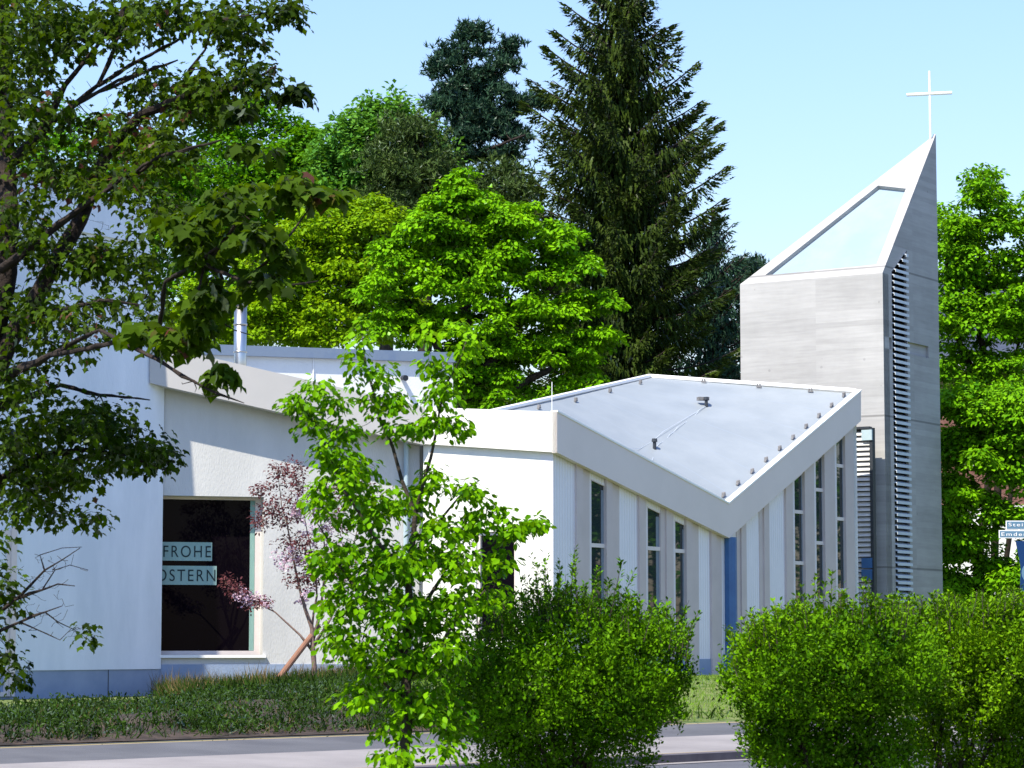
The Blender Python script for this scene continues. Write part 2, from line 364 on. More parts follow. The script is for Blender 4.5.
# walls
RE = .14
wl_r = FA.px(855.5, 600, -RE)[0]; gz = .05
def top_at(fr_pts, s):
    for (a, za), (b, zb) in zip(fr_pts, fr_pts[1:]):
        if a <= s <= b: return za + (zb-za)*(s-a)/(b-a)
    return fr_pts[-1][1]
botline = [A_b, V_b, B_b]
hz = []
for x0, x1 in ((590,607),(646.5,661),(674,687),(794,806),(815.5,826),(836.5,847)):
    a, b = FA.px(x0,600,-RE-.045)[0]-.02, FA.px(x1,600,-RE-.045)[0]+.13; hz.append([(a, FA.px((x0+x1)/2,661,-RE)[1]+.02), (b, FA.px((x0+x1)/2,661,-RE)[1]+.02), (b, top_at(botline,b)-.12), (a, top_at(botline,a)-.12)])
mb = MB(); prism(mb, FA, [(.1,gz), (wl_r,gz), (wl_r, top_at(botline, wl_r)+.1), (V_b[0], V_b[1]+.1), (.1, A_b[1]+.1)], -RE-.25, -RE, hz)
mb.build('wall', M['panel'], church)
# sunlit wall with a small window
wa, wz0 = FW.px(476, 640, -.1); wb, wz1 = FW.px(516, 531, -.1)
mb = MB(); prism(mb, FW, [(sG-.1,gz), (-RE-.25,gz), (-RE-.25, A_b[1]+.1), (sG-.1, W_b0[1]+.1)], -.40, -.1, [rect(wa,wz0,wb,wz1)])
mb.build('wall', M['render'], church)
def window(parent, fr, a0, z0, a1, z1, d, mat, transoms=(), fw=.06, depth=.08, ztop=None, strip_w=0, glassm=None, tw=.035):
    """frame (part) with pane (sub-part); ztop gives a sloping head"""
    zl, zr = (z1, z1) if ztop is None else ztop
    mb = MB(); outer = [(a0,z0),(a1,z0),(a1,zr),(a0,zl)]
    holes = []; zs = [z0] + list(transoms) + [None]
    for k in range(len(zs)-1):
        b = zs[k] + (fw if k == 0 else tw)
        if zs[k+1] is None:
            sl = (zr-zl)/(a1-a0); holes.append([(a0+fw,b),(a1-fw,b),(a1-fw,zr-fw-sl*fw),(a0+fw,zl-fw+sl*fw)])
        else: holes.append(rect(a0+fw, b, a1-fw, zs[k+1]-tw))
    prism(mb, fr, outer, d-depth, d, holes); w = mb.build('window', mat, parent)
    p = MB(); prism(p, fr, [(a0+fw*.5,z0+fw*.5),(a1-fw*.5,z0+fw*.5),(a1-fw*.5,zr-fw*.6),(a0+fw*.5,zl-fw*.6)], d-depth*.75-.012, d-depth*.75)
    o = p.build('pane', glassm or M['glass']); o.parent = w
    if strip_w:
        p = MB(); prism(p, fr, [(a1-fw-strip_w, z0+fw),(a1-fw,z0+fw),(a1-fw,zr-fw*1.6),(a1-fw-strip_w,zr-fw*1.6)], d-depth*.75+.001, d-depth*.75+.006)
        o = p.build('blind', M['blind']); o.parent = w
    return w
window(church, FW, wa, wz0, wb, wz1, -.14, M['frame'])
# window wall
WD = -.36
bx0, bz0 = FB.px(140, 655, WD); bx1, bz1 = FB.px(264, 497, WD)
mb = MB(); L0 = FB.px(60,600)[0]
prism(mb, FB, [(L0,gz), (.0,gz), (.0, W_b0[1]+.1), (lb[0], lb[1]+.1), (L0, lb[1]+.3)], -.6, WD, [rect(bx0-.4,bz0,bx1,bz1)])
mb.build('wall', M['render_wing_dim'], church)
mb = MB(); prism(mb, FB, rect(L0, gz-.2, -.02, bz0-.16), WD, WD+.015); mb.build('plinth', M['plinth'], church)
# the big window: reveal, frame, sill, curtain
pr = FB.px(254.5, 600, WD-.24)[0]
mb = MB(); prism(mb, FB, rect(bx0-.4,bz0,bx1,bz1), WD-.30, WD-.24, [rect(bx0-.35,bz0+.07,pr,bz1-.05)])
bw = mb.build('window', M['frame'], church)
mb = MB(); prism(mb, FB, rect(bx0-.38,bz0+.03,pr+.03,bz1-.03), WD-.29, WD-.275); o = mb.build('pane', M['glass']); o.parent = bw
mb = MB(); prism(mb, FB, rect(pr-.085,bz0+.075,pr-.005,bz1-.055), WD-.27, WD-.25); o = mb.build('curtain', M['curtain']); o.parent = bw
mb = MB(); prism(mb, FB, rect(bx0-.4,bz0-.05,bx1+.05,bz0+.0), WD-.24, WD+.06); o = mb.build('sill', M['whitemetal']); o.parent = bw
# downpipe near the fold
s_dp = FB.px(406, 500, WD+.06)[0]; mb = MB()
tube(mb, [FB.w(s_dp, gz, WD+.06), FB.w(s_dp, FB.px(406,441)[1], WD+.06)], .045, 10); mb.build('downpipe', M['greypipe'], church)

# facade posts and windows (pixel columns of the photograph turned into distances along the wall)
def sa(x, d=-RE): return FA.px(x, 600, d)[0]
def headz(s): return top_at(botline, s)
zb = FA.px(700, 676)[1]
posts = [(577,583.5,.045),(583.5,590,.014),(607,613,.045),(613,619.5,.014),(640,646.5,.045),(661,667,.014),(667,674,.045),(687,693,.045),(693,699,.014),(712,717,.045),(717,722,.014),
         (737,742,.014),(742,747,.045),(760,765,.014),(765,770,.045),(787,794,.045),(806,811,.045),(811,815.5,.014),(826,831,.045),(831,836.5,.014),(847,855.5,.045)]
for x0, x1, d in posts:
    a, b = sa(x0,-RE+d), sa(x1,-RE+d); mb = MB()
    prism(mb, FA, [(a,zb),(b,zb),(b,headz(b)+.02),(a,headz(a)+.02)], -RE-.02, -RE+d); mb.build('post', M['post'], church)
wins = [(590,607,[545.5,640]),(646.5,661,[548.5,638]),(674,687,[551,637]),(794,806,[512,563,620]),(815.5,826,[490,543,600]),(836.5,847,[466,519,590])]
for x0, x1, tr in wins:
    a, b = sa(x0,-RE-.03)-.03, sa(x1,-RE-.03)+.16; xm = (x0+x1)/2
    tz = sorted(FA.px(xm, y, -RE)[1] for y in tr); z0 = FA.px(xm, 661, -RE)[1]
    window(church, FA, a, z0, b, 0, -RE+.002, M['frame'], [t for t in tz if t > z0+.15], .02, .034, ztop=(headz(a)-.10, headz(b)-.10), strip_w=.13+(b-a-.16)*.36, glassm=M['hallglass'])
mb = MB(); ps = FA.px(700, 659, -RE)[1]; s0, s1 = .08, wl_r
prism(mb, FA, rect(s0, zb-.25, s1, ps), -RE, -RE+.012); mb.build('plinth', M['plinth'], church)
a, b = sa(723.5), sa(731); mb = MB()
tube(mb, [FA.w((a+b)/2, zb+.1, -.07), FA.w((a+b)/2, V_b[1]+.02, -.07)], (b-a)*.42, 12); mb.build('downpipe', M['bluepipe'], church)
# roof: ruled surface from the V shaped front edge to the straight rear edge
D3 = P(650, 377.5, 58.0); G3 = P(440, 425, 47.5)
Af, Vf, Bf = FA.w(.05, A_t[1]-.05, -.10), FA.w(V_t[0], V_t[1]-.03, -.10), FA.w(B_t[0]-.03, B_t[1]-.05, -.10)
NR, NC = 24, 16; vs = []
def roofpt(t, r):
    f = Af.lerp(Vf, t/.5) if t <= .5 else Vf.lerp(Bf, (t-.5)/.5)
    # soften the valley as it runs back
    bk = G3.lerp(D3, t)
    return f.lerp(bk, r)
for i in range(NR+1):
    for j in range(NC+1): vs.append(roofpt(i/NR, j/NC))
fs = [(i*(NC+1)+j, (i+1)*(NC+1)+j, (i+1)*(NC+1)+j+1, i*(NC+1)+j+1) for i in range(NR) for j in range(NC)]
roof = mesh_obj('roof', vs, fs, M['roofing'], church, smooth=True)
# rear edge trim, rear walls
mb = MB()
tube(mb, [G3+V(0,0,.03), D3+V(0,0,.03)], .05, 6); tube(mb, [D3+V(0,0,.03), Bf+V(0,0,.06)], .045, 6); mb.build('roof_edge', M['whitemetal'], church)
mb = MB()
for a, b in ((D3, Bf), (G3, D3)):
    mb.add([V(a.x,a.y,.0), V(b.x,b.y,.0), b-V(0,0,.05), a-V(0,0,.05)], [(0,1,2,3)])
mb.build('rear_wall', M['render'], church)
# flat roof of the window wing
mb = MB(); k = FB.w(lt[0], 0, -.1); 
mb.add([FB.w(lt[0], lt[1]-.2, -.1), FB.w(0, W_t0[1]-.2, -.1), G3+V(-.1,.1,-.02), V(D3.x-5, D3.y, 3.6), FB.w(lt[0]-1, lt[1]-.3, -6)], [(0,1,2,3,4)]); mb.build('wing_roof', M['roofing'], church)
# snow guards along the edges
def guard(p, d):
    mb = MB(); d = d.normalized()*.6; q = d.cross(V(0,0,1)).normalized()
    box_dir(mb, p+V(0,0,.03), d*.09, q*.022, V(0,0,.015)); box_dir(mb, p+V(0,0,.07)-d*.04, d*.02, q*.024, V(0,0,.026)); box_dir(mb, p+V(0,0,.065)+d*.05, d*.018, q*.022, V(0,0,.022))
    mb.build('snow_guard', M['guard'], church)
for k in range(10):
    t = .52 + .46*k/9; guard(roofpt(t, .035), Bf-Vf)
for t in (.22,.38,.55,.72,.88): guard(roofpt(t, .94), D3-G3)
for r in (.2,.45,.72): guard(roofpt(.985, r), D3-Bf)
def roof_hit(px, py):
    best = None
    for i in range(121):
        for j in range(61):
            p = roofpt(i/120, j/60); v = p - V(0,0,EYE)
            yc = v.dot(V(0,-sp,cp)); zc = v.dot(V(0,cp,sp)); x, y = 512+FPX*v.x/zc, 384-FPX*yc/zc
            e = (x-px)**2+(y-py)**2
            if best is None or e < best[0]: best = (e, p)
    return best[1]
v1, v2 = roof_hit(706,408), roof_hit(655,449)
for p in (v1, v2):
    mb = MB(); tube(mb, [p-V(0,0,.02), p+V(0,0,.13), p+V(0,0,.14), p+V(0,0,.20)], [.035,.035,.06,.05], 10); mb.build('roof_vent', M['dark'], church)
mb = MB(); box_dir(mb, v1+V(-.06,.1,.17), V(.11,.03,0), V(-.02,.07,0), V(0,0,.035)); mb.build('roof_fitting', M['guard'], church)
def roof_z(p):
    return min(((Vector((q.x-p.x, q.y-p.y)).length, q.z) for q in (roofpt(i/60, j/30) for i in range(61) for j in range(31))))[1]
for pl in ((v2, v1), (v1, roofpt(.12,.45)), (v2, roofpt(.30,.12))):
    pts = [pl[0].lerp(pl[1], k/14) for k in range(15)]
    mb = MB(); tube(mb, [V(p.x, p.y, roof_z(p)+.012) for p in pts], .004, 4); mb.build('lightning_cable', M['louvre'], church)
# lightning rods
for x, y0, y1, Y in ((552,382,412,48),):
    mb = MB(); tube(mb, [P(x,y1,Y), P(x,y0,Y)], .007, 5); mb.build('lightning_rod', M['whitemetal'], church)
# steel flue
fb, ft = P(240, 372, 48.5), P(240, 305, 48.5); mb = MB()
tube(mb, [V(fb.x,fb.y,fb.z-.9), V(fb.x,fb.y,ft.z-.02)], .115, 20)
c = V(fb.x,fb.y,ft.z-.02); tube(mb, [c, c+V(0,0,.05), c+V(.02,0,.10)], [.13,.13,.07], 20)
for z in (.35,.85): tube(mb, [V(fb.x,fb.y,fb.z+z), V(fb.x,fb.y,fb.z+z+.03)], .125, 20)
mb.build('flue', M['steel'], church, smooth=True)

# paper signs in the window
def text_mesh(txt, name, fr, s_left, z_base, h, width, d, mat):
    cu = bpy.data.curves.new(name, 'FONT'); cu.body = txt; cu.extrude = .0; cu.space_character = 1.25
    to = bpy.data.objects.new(name, cu); COL.objects.link(to)
    bpy.context.view_layer.update()
    me = bpy.data.meshes.new_from_object(to.evaluated_get(bpy.context.evaluated_depsgraph_get()))
    bpy.data.objects.remove(to)
    n = len(me.vertices); co = np.empty(n*3); me.vertices.foreach_get('co', co); co = co.reshape(-1,3)
    mn, mx = co.min(0), co.max(0); sx = width/(mx[0]-mn[0]); sy = h/(mx[1]-mn[1])
    vs = [fr.w(s_left + (c[0]-mn[0])*sx, z_base + (c[1]-mn[1])*sy, d) for c in co]
    fs = [tuple(p.vertices) for p in me.polygons]
    bpy.data.meshes.remove(me)
    return mesh_obj(name, vs, fs, mat)
for txt, xl, xr, y0, y1, tx0, tx1 in (('FROHE', 157, 212, 541.8, 561, 163.5, 211), ('OSTERN', 152, 216.5, 565.5, 585, 156.5, 215.5)):
    dd = WD-.266
    a, z1 = FB.px(xl, y0, dd); b, z0 = FB.px(xr, y1, dd)
    mb = MB(); prism(mb, FB, rect(a,z0,b,z1), dd-.006, dd)
    o = mb.build('paper_sign', M['paper'], label='pale green paper strip in the big dark window, lettered %s' % txt, cat='sign', group='paper strips in the big window')
    ta, _ = FB.px(tx0, y0, dd); tb, _ = FB.px(tx1, y0, dd); hh = (z1-z0)
    t = text_mesh(txt, 'lettering', FB, ta, z0+hh*.19, hh*.62, tb-ta, dd+.004, M['ink']); t.parent = o

# ------------------------------------------------------------------ left block
LB2 = FB.w(FB.px(161.5,600,-.33)[0], 0, -.31); FL = Frame((LB2.x, LB2.y), 58)
LB2 = Vector((LB2.x, LB2.y))
block = thing('parish_block', 'tall white rendered block behind the dark maple at the left edge', 'building', (LB2.x, LB2.y, .1))
ltop = FL.px(147,213)
Lx = -9
zt = FL.px(147,197)[1]; zbt = FL.px(147,245)[1]; zpl = FL.px(160,669)[1]; zg = FL.px(160,694)[1]
se = FL.px(148,215)[0]; sx0 = FL.px(1,600)[0]; sx1 = FL.px(14,600)[0]
wz0_, wz1_ = FL.px(6,700)[1], FL.px(6,530)[1]
mb = MB(); prism(mb, FL, [(Lx,zpl),(0,zpl),(0, FL.px(163,300)[1]),(se, zbt+.05),(Lx,zbt+.05)], -6, 0, [rect(sx0-1.2, zpl+.0, sx1, wz1_)] if False else [])
mb.build('wall', M['render_block_shade'], block)
mb = MB(); prism(mb, FL, [(Lx,zg-.4),(-.012,zg-.4),(-.012,zpl),(Lx,zpl)], -.35, -.02)
mb.build('plinth', M['plinth'], block)
mb = MB(); sj = FL.px(109,680)[0]; prism(mb, FL, rect(sj-.006, zg-.3, sj+.006, zpl-.002), -.03, -.012); mb.build('plinth_joint', M['dark'], block)
mb = MB(); prism(mb, FL, rect(Lx,zbt,se,zt), -6.1, .06); mb.build('fascia', M['render_block_shade'], block)
mb = MB(); FS = Frame((LB2.x, LB2.y), -32)   # end wall going back
prism(mb, FS, [(-7,zg-.4),(-.352,zg-.4),(-.352,FL.px(163,300)[1]),(-.352-.0,zbt),(-7,zbt)], -.3, -.0); 
# terrace edge at the foot
mb2 = MB(); tz = FL.px(160,700)[1]
prism(mb2, FL, rect(Lx, zg-.5, .55, zg-.035), -.02, .22); mb2.build('terrace_edge', M['plinth'], block)
# tall window at the far left
fz0 = zg+.02
window(block, FL, sx0-1.3, fz0, sx1-.12, wz1_+.0, .02, M['frame'], [], .07, .10)
mb = MB(); prism(mb, FL, rect(sx1-.115, fz0, sx1, wz1_+.05), -.0, .05); mb.build('post', M['frame'], block)

# ------------------------------------------------------------------ rear building with zinc coping
R2 = P(453, 400, 54.0); FR_ = Frame((R2.x, R2.y), 24)
rear = thing('rear_building', 'white flat-roofed building with blue-grey zinc coping behind the steel flue', 'building', (R2.x, R2.y, .3))
rz1 = FR_.px(453,353)[1]; rl = FR_.px(120,345)[0]; rz2 = FR_.px(190,345)[1]
mb = MB(); prism(mb, FR_, [(rl,0),(0,0),(0,rz1-.2),(rl,rz2-.2)], -4, 0); mb.build('wall', M['render'], rear)
mb = MB(); prism(mb, FR_, [(rl,rz2-.2),(.05,rz1-.2),(.05,rz1),(rl,rz2)], -4.05, .10); mb.build('coping', M['coping'], rear)
a, z = FR_.px(402,378,.0); mb = MB(); tube(mb, [FR_.w(a,z,0), FR_.w(a,z,.10), FR_.w(a,z-.02,.20)], [.04,.05,.06], 10); mb.build('wall_lamp', M['dark'], rear)
a, z = FR_.px(313,370,.0); mb = MB(); tube(mb, [FR_.w(a,z-.35,.02), FR_.w(a,z+.25,.02)], .012, 5); mb.build('lightning_rod', M['whitemetal'], rear)

# ------------------------------------------------------------------ bell tower
T_R = P(884.5, 420, 58.0)
TF = Frame((T_R.x, T_R.y), -32)      # front, s<0 left
TR = Frame((T_R.x, T_R.y), 58)       # right side, s>0 back
sFL, zFL = TF.px(740, 284.4); _, zFR = TF.px(884.5, 272.5); sBR = TR.px(943, 600)[0]; zBR = TR.w(sBR,0); 
_, zPK = TR.px(937.2, 134.5)
joints = [TR.px(885, y)[1] for y in (261.5, 415.5, 567)]
joints = [TR.px(885, 415.5)[1], TR.px(885, 567)[1], TR.px(885,415.5)[1]*2-TR.px(885,567)[1]]
M['concrete'] = concrete('board_marked_concrete', joints, (.39,.38,.38), (.33,.322,.322))
tower = thing('bell_tower', 'tall concrete church tower cut off at a steep slant with a white cross on top', 'tower', (T_R.x, T_R.y, .3))
pFL, pFR, pBR = TF.w(sFL, zFL), TF.w(0, zFR), TR.w(sBR, zPK)
mb = MB(); prism(mb, TF, [(sFL,-.2),(-.30,-.2),(0,-.2),(0,zFR),(sFL,zFL)], -.30, 0); 
# left/back wall
TB = None
mb.add([V(pBR.x,pBR.y,-.2), V(pFL.x,pFL.y,-.2), pFL, pBR], [(0,1,2,3)])
mb.build('wall', M['concrete'], tower)
# right face with openings: louvre slot and recessed cross bar
lx = lambda x, y: TR.px(x, y)
slot = [lx(895.5,560), lx(910.2,560), lx(909.8,262), lx(907,250), lx(896,273)]
slot[0] = (slot[0][0], lx(897,640)[1]); slot[1] = (slot[1][0], lx(911,640)[1])
slot[4] = (slot[0][0], slot[4][1]); slot[2] = (slot[1][0], slot[2][1])
sm = .04
bar1 = [(.33, lx(885,350)[1]), (slot[0][0]-sm, lx(893,352)[1]), (slot[0][0]-sm, lx(893,339.5)[1]), (.33, lx(885,337.5)[1])]
bz0, bz1 = lx(920,356)[1], lx(920,344.5)[1]; be = lx(928.5,350)[0]
bar2 = rect(slot[1][0]+sm, bz0, be, bz1)
bar1 = rect(.06, bz0, slot[0][0]-sm, bz1)
mb = MB(); prism(mb, TR, [(.002,-.2),(sBR,-.2),(sBR,zPK),(.002,zFR)], -.06, 0, [slot, bar1, bar2]); mb.build('side_wall', M['concrete'], tower)
mb = MB(); prism(mb, TR, rect(.31, bz0-.05, be+.05, bz1+.05), -.14, -.09) if False else None
for r_ in (bar1, bar2):
    m2 = MB(); prism(m2, TR, [(r_[0][0]-.001,r_[0][1]-.001),(r_[1][0]+.001,r_[1][1]-.001),(r_[2][0]+.001,r_[2][1]+.001),(r_[3][0]-.001,r_[3][1]+.001)], -.2, -.055); m2.build('cross_arm', M['concrete'], tower)
mb = MB(); prism(mb, TR, [(slot[0][0]-.05,0),(slot[1][0]+.05,0),(slot[1][0]+.05,slot[4][1]-.05),(slot[0][0]-.05,slot[4][1]-.35)], -.27, -.25); mb.build('slot_back', M['dark'], tower)
# slats
mb = MB(); s0, s1 = slot[0][0]-.0, slot[1][0]+.0; zlo, zhi = slot[0][1], slot[3][1]; pitch = .1335; z = zlo+.05
while z < zhi-.03:
    a0 = s0
    if z > slot[4][1]: a0 = s0 + (slot[3][0]-s0)*(z-slot[4][1])/(slot[3][1]-slot[4][1])
    if s1-a0 > .05:
        c0, c1 = TR.w(a0, z+.075, -.16), TR.w(s1, z+.075, -.16); e0, e1 = TR.w(a0, z, .05), TR.w(s1, z, .05); up = V(0,0,.012)
        mb.add([c0-up,c1-up,e1-up,e0-up,c0+up,c1+up,e1+up,e0+up], [(0,1,2,3),(7,6,5,4),(3,2,6,7),(0,4,5,1),(0,3,7,4),(1,5,6,2)])
        # front lip
        l0, l1 = TR.w(a0, z-.05, .05), TR.w(s1, z-.05, .05)
        o_ = TR.n*.012
        mb.add([l0, l1, e1+up, e0+up, l0+o_, l1+o_, e1+up+o_, e0+up+o_], [(3,2,1,0),(4,5,6,7),(0,1,5,4),(2,3,7,6),(0,4,7,3),(1,2,6,5)])
    z += pitch
mb.build('louvre', M['louvre'], tower)
# slanted top: concrete rim around a recessed zinc panel
nrm = (pFR-pFL).cross(pBR-pFL).normalized()
if nrm.z < 0: nrm = -nrm
def topx(x, y):
    r = ray(x, y); c = V(0,0,EYE); t = (pFL-c).dot(nrm)/r.dot(nrm); return c + r*t
ia, ib, ic, id_ = topx(765,275.3), topx(876.5,264.5), topx(906,188.5), topx(878,185.5)
dn = -nrm*.10; inn = [p+dn for p in (ia,ib,ic,id_)]
mb = MB(); vs = [pFL,pFR,pBR,ia,ib,ic,id_]+inn
mb.add(vs, [(0,1,4,3),(1,2,5,4),(2,6,5),(0,3,6,2),(3,4,8,7),(4,5,9,8),(5,6,10,9),(6,3,7,10)]); mb.build('rim', M['concrete'], tower)
mb = MB(); mb.add([p+dn*.0 for p in inn]+[p-nrm*.05 for p in inn], [(0,1,2,3),(7,6,5,4)]); mb.build('slanted_panel', M['skypane'], tower)
# cross
xb = topx(930.5,140); ct = P(929.5, 71, xb.y); mb = MB()
tube(mb, [xb-V(0,0,.1), V(xb.x, xb.y, ct.z)], .026, 8)
hz_ = P(929,93.8,xb.y).z; ca = math.radians(-14); hd = V(math.cos(ca), math.sin(ca), 0); cc = V(xb.x, xb.y, hz_)
tube(mb, [cc-hd*.52, cc+hd*.50], .038, 8); mb.build('cross', M['whitemetal'], tower)

# louvred screen between hall and tower
SCF = Frame((T_R.x, T_R.y), -32)
so_ = .55
a1, _ = SCF.px(873.5, 500, so_); a0 = a1 - .95; ztp = SCF.px(865,428,so_)[1]
screen = thing('louvred_screen', 'pale horizontal louvre screen in a dark frame between hall end and concrete tower', 'screen', tuple(SCF.w(a1,.3,so_)))
mb = MB(); z = .3
while z < ztp-.1:
    c0, c1 = SCF.w(a0,z+.07,so_-.06), SCF.w(a1-.07,z+.07,so_-.06); e0, e1 = SCF.w(a0,z,so_), SCF.w(a1-.07,z,so_); up = V(0,0,.01)
    mb.add([c0-up,c1-up,e1-up,e0-up,c0+up,c1+up,e1+up,e0+up], [(0,1,2,3),(7,6,5,4),(3,2,6,7),(0,4,5,1),(0,3,7,4),(1,5,6,2)]); z += .108
mb.build('slats', M['louvre_light'], screen)
mb = MB(); prism(mb, SCF, rect(a1-.07,0,a1,ztp), so_-.12, so_+.02); prism(mb, SCF, rect(a0,ztp-.02,a1-.07,ztp+.03), so_-.12, so_+.02); prism(mb, SCF, rect(a0,0,a1-.07,ztp-.02), so_-.14, so_-.12); mb.build('frame', M['dark'], screen)
for y0, y1, mt, nm in ((430,440,'greypipe','top_hatch'),(558,568,'bluepipe','lower_hatch'),(569.5,580,'bluepipe','lower_hatch')):
    b0, z1 = SCF.px(861.5,y0,so_+.04); b1, z0 = SCF.px(872,y1,so_+.04); mb = MB()
    prism(mb, SCF, rect(b0,z0,b1,z1), so_+.005, so_+.05); mb.build(nm, M[mt], screen)

# ------------------------------------------------------------------ house behind the right-hand tree
H2 = P(925, 600, 84); FH = Frame((H2.x, H2.y), 8)
house = thing('brick_house', 'red brick house with slate roof behind the street tree right of the tower', 'house', (H2.x, H2.y, .3))
zw, zbk, ze, zr = FH.px(960,505)[1], FH.px(960,372)[1], FH.px(960,358)[1], FH.px(960,262)[1]
wn = []; 
for k in range(4):
    wn.append(rect(1.2+2.4*k, zw+1.2, 2.3+2.4*k, zw+3.0))
mb = MB(); prism(mb, FH, rect(0,zw,11,zbk), -6, 0, wn); mb.build('wall', M['brick'], house)
mb = MB(); prism(mb, FH, rect(0,0,11,zw), -6, .05); mb.build('ground_floor', M['cream'], house)
for r_ in wn: window(house, FH, r_[0][0], r_[0][1], r_[2][0], r_[2][1], -.1, M['cream'], [r_[0][1]+1.1], .10, .1)
mb = MB(); prism(mb, FH, rect(-.3,zbk,11.3,ze), -6.3, .45); mb.build('eaves', M['cream'], house)
mb = MB(); mb.add([FH.w(-.4,ze,.5),FH.w(11.4,ze,.5),FH.w(11.4,zr,-3),FH.w(-.4,zr,-3),FH.w(-.4,ze,-6.4),FH.w(11.4,ze,-6.4)], [(0,1,2,3),(3,2,5,4),(0,3,4),(1,5,2),(0,4,5,1)]); mb.build('roof', M['slate'], house)

# ------------------------------------------------------------------ street name sign and blue sign at the right edge
ss = thing('street_name_sign', 'two pale blue street name plates stacked at the right edge above the hedge', 'street sign', tuple(P(1032,650,40)*1))
FSN = Frame((P(1032,600,40).x, 40), 4)
mb = MB(); tube(mb, [FSN.w(0,-.3,-.03), FSN.w(0,FSN.px(1030,518)[1],-.03)], .03, 10); mb.build('pole', M['greypipe'], ss)
for txt, x0, x1, y0, y1 in (('Steinkopfweg', 1006.5, 1064, 521.5, 529), ('Emdenstraße', 999.5, 1055, 531, 537.5)):
    a, z1 = FSN.px(x0,y0,.0); b, z0 = FSN.px(x1,y1,.0); mb = MB(); prism(mb, FSN, rect(a,z0,b,z1), 0, .012); o = mb.build('name_plate', M['signplate'], ss)
    m2 = MB(); prism(m2, FSN, rect(a-.012,z0-.012,b+.012,z1+.012), 0, .010, [rect(a+.002,z0+.002,b-.002,z1-.002)]); f = m2.build('plate_border', M['whitemetal']); f.parent = o
    t = text_mesh(txt, 'lettering', FSN, a+.025, z0+.02, (z1-z0)-.04, (b-a)-.05, .016, M['whitemetal']); t.parent = o
# blue banner-like board, slanting left edge with a pale emblem
bs = thing('blue_sign_board', 'dark blue sign board with pale round mark under the street name plates', 'sign', tuple(P(1040,680,38)))
FBS = Frame((P(1016,600,38).x, 38), 3)
pts = [FBS.px(1020,592), FBS.px(1062,592), FBS.px(1068,541), FBS.px(1015.5,541), FBS.px(1020.5,567)]
mb = MB(); prism(mb, FBS, pts, 0, .03); mb.build('board', M['signblue'], bs)
c = FBS.px(1028,573); mb = MB(); prism(mb, FBS, [(c[0]+.1*math.cos(i*.393), c[1]+.13*math.sin(i*.393)) for i in range(16)], .03, .034); mb.build('round_mark', M['signplate'], bs)
mb = MB(); b = FBS.px(1044,541); tube(mb, [FBS.w(b[0], -.3, -.04), FBS.w(b[0], b[1], -.04)], .03, 8); mb.build('pole', M['greypipe'], bs)

# ------------------------------------------------------------------ plants: leaf clouds and branches
T_ovate = (np.array([[0,0,0],[.30,.35,.06],[.26,.72,.04],[0,1,-.06],[-.26,.72,.04],[-.30,.35,.06],[0,.5,-.02]]), [(0,1,2,6),(6,2,3),(0,6,4,5),(6,3,4)])
T_simple = (np.array([[0,0,0],[.34,.5,.07],[0,1,-.03],[-.34,.5,.07]]), [(0,1,2),(0,2,3)])
T_maple = (np.array([[0,0,0],[.32,-.05,.0],[.30,.18,.04],[.62,.42,-.08],[.40,.54,.05],[.24,.74,.03],[0,1.05,-.12],[-.24,.74,.03],[-.40,.54,.05],[-.62,.42,-.08],[-.30,.18,.04],[-.32,-.05,0],[0,.42,-.03]]),
           [(0,1,2,12),(12,2,3,4),(12,4,5),(12,5,6),(12,6,7),(12,7,8),(12,8,9,10),(12,10,11,0)])
T_blade = (np.array([[.5,0,0],[-.5,0,0],[-.28,.6,.05],[0,1,-.1],[.28,.6,.05]]), [(0,4,2,1),(4,3,2)])
T_sprig = (np.array([[0,0,0],[.5,.18,.05],[.2,.3,0],[.42,.55,.08],[.12,.66,0],[0,1,0],[-.12,.66,0],[-.42,.50,.08],[-.2,.3,0],[-.5,.15,.05]]), [(0,1,2,8,9),(2,3,4,6,7,8),(4,5,6)])
def unit(a): return a / np.maximum(np.linalg.norm(a, axis=1, keepdims=True), 1e-9)
def leaves(name, T, pos, tip, nrm, size, mat, parent=None, width=1.0, **kw):
    tv, tf = T; n = len(pos); k = len(tv)
    y = unit(tip); z = nrm - y*np.sum(nrm*y, 1, keepdims=True); z = unit(z); x = np.cross(y, z)
    s = np.asarray(size).reshape(-1,1,1) * np.ones((n,1,1))
    wd = np.asarray(width).reshape(-1,1,1) * np.ones((n,1,1))
    v = pos[:,None,:] + s*(wd*tv[None,:,0:1]*x[:,None,:] + tv[None,:,1:2]*y[:,None,:] + tv[None,:,2:3]*z[:,None,:])
    v = v.reshape(-1,3).astype(np.float32)
    sizes = np.array([len(f) for f in tf]); loop = np.concatenate([np.array(f) for f in tf])
    idx = (np.arange(n)[:,None]*k + loop[None,:]).reshape(-1).astype(np.int32)
    tot = np.tile(sizes, n); st = np.concatenate([[0], np.cumsum(tot)[:-1]]).astype(np.int32)
    me = bpy.data.meshes.new(name)
    me.vertices.add(len(v)); me.vertices.foreach_set('co', v.ravel())
    me.loops.add(len(idx)); me.loops.foreach_set('vertex_index', idx)
    me.polygons.add(len(tot)); me.polygons.foreach_set('loop_start', st)
    me.update(calc_edges=True); me.materials.append(mat)
    o = bpy.data.objects.new(name, me); link(o, None, **kw)
    if parent is not None: rel(o, parent)
    return o
def npv(v): return np.array([v.x, v.y, v.z])
def PP(l, Y=None):
    """polyline from (px, py, depth, radius)"""
    return [(npv(P(a[0], a[1], a[2])), a[3]) for a in l]
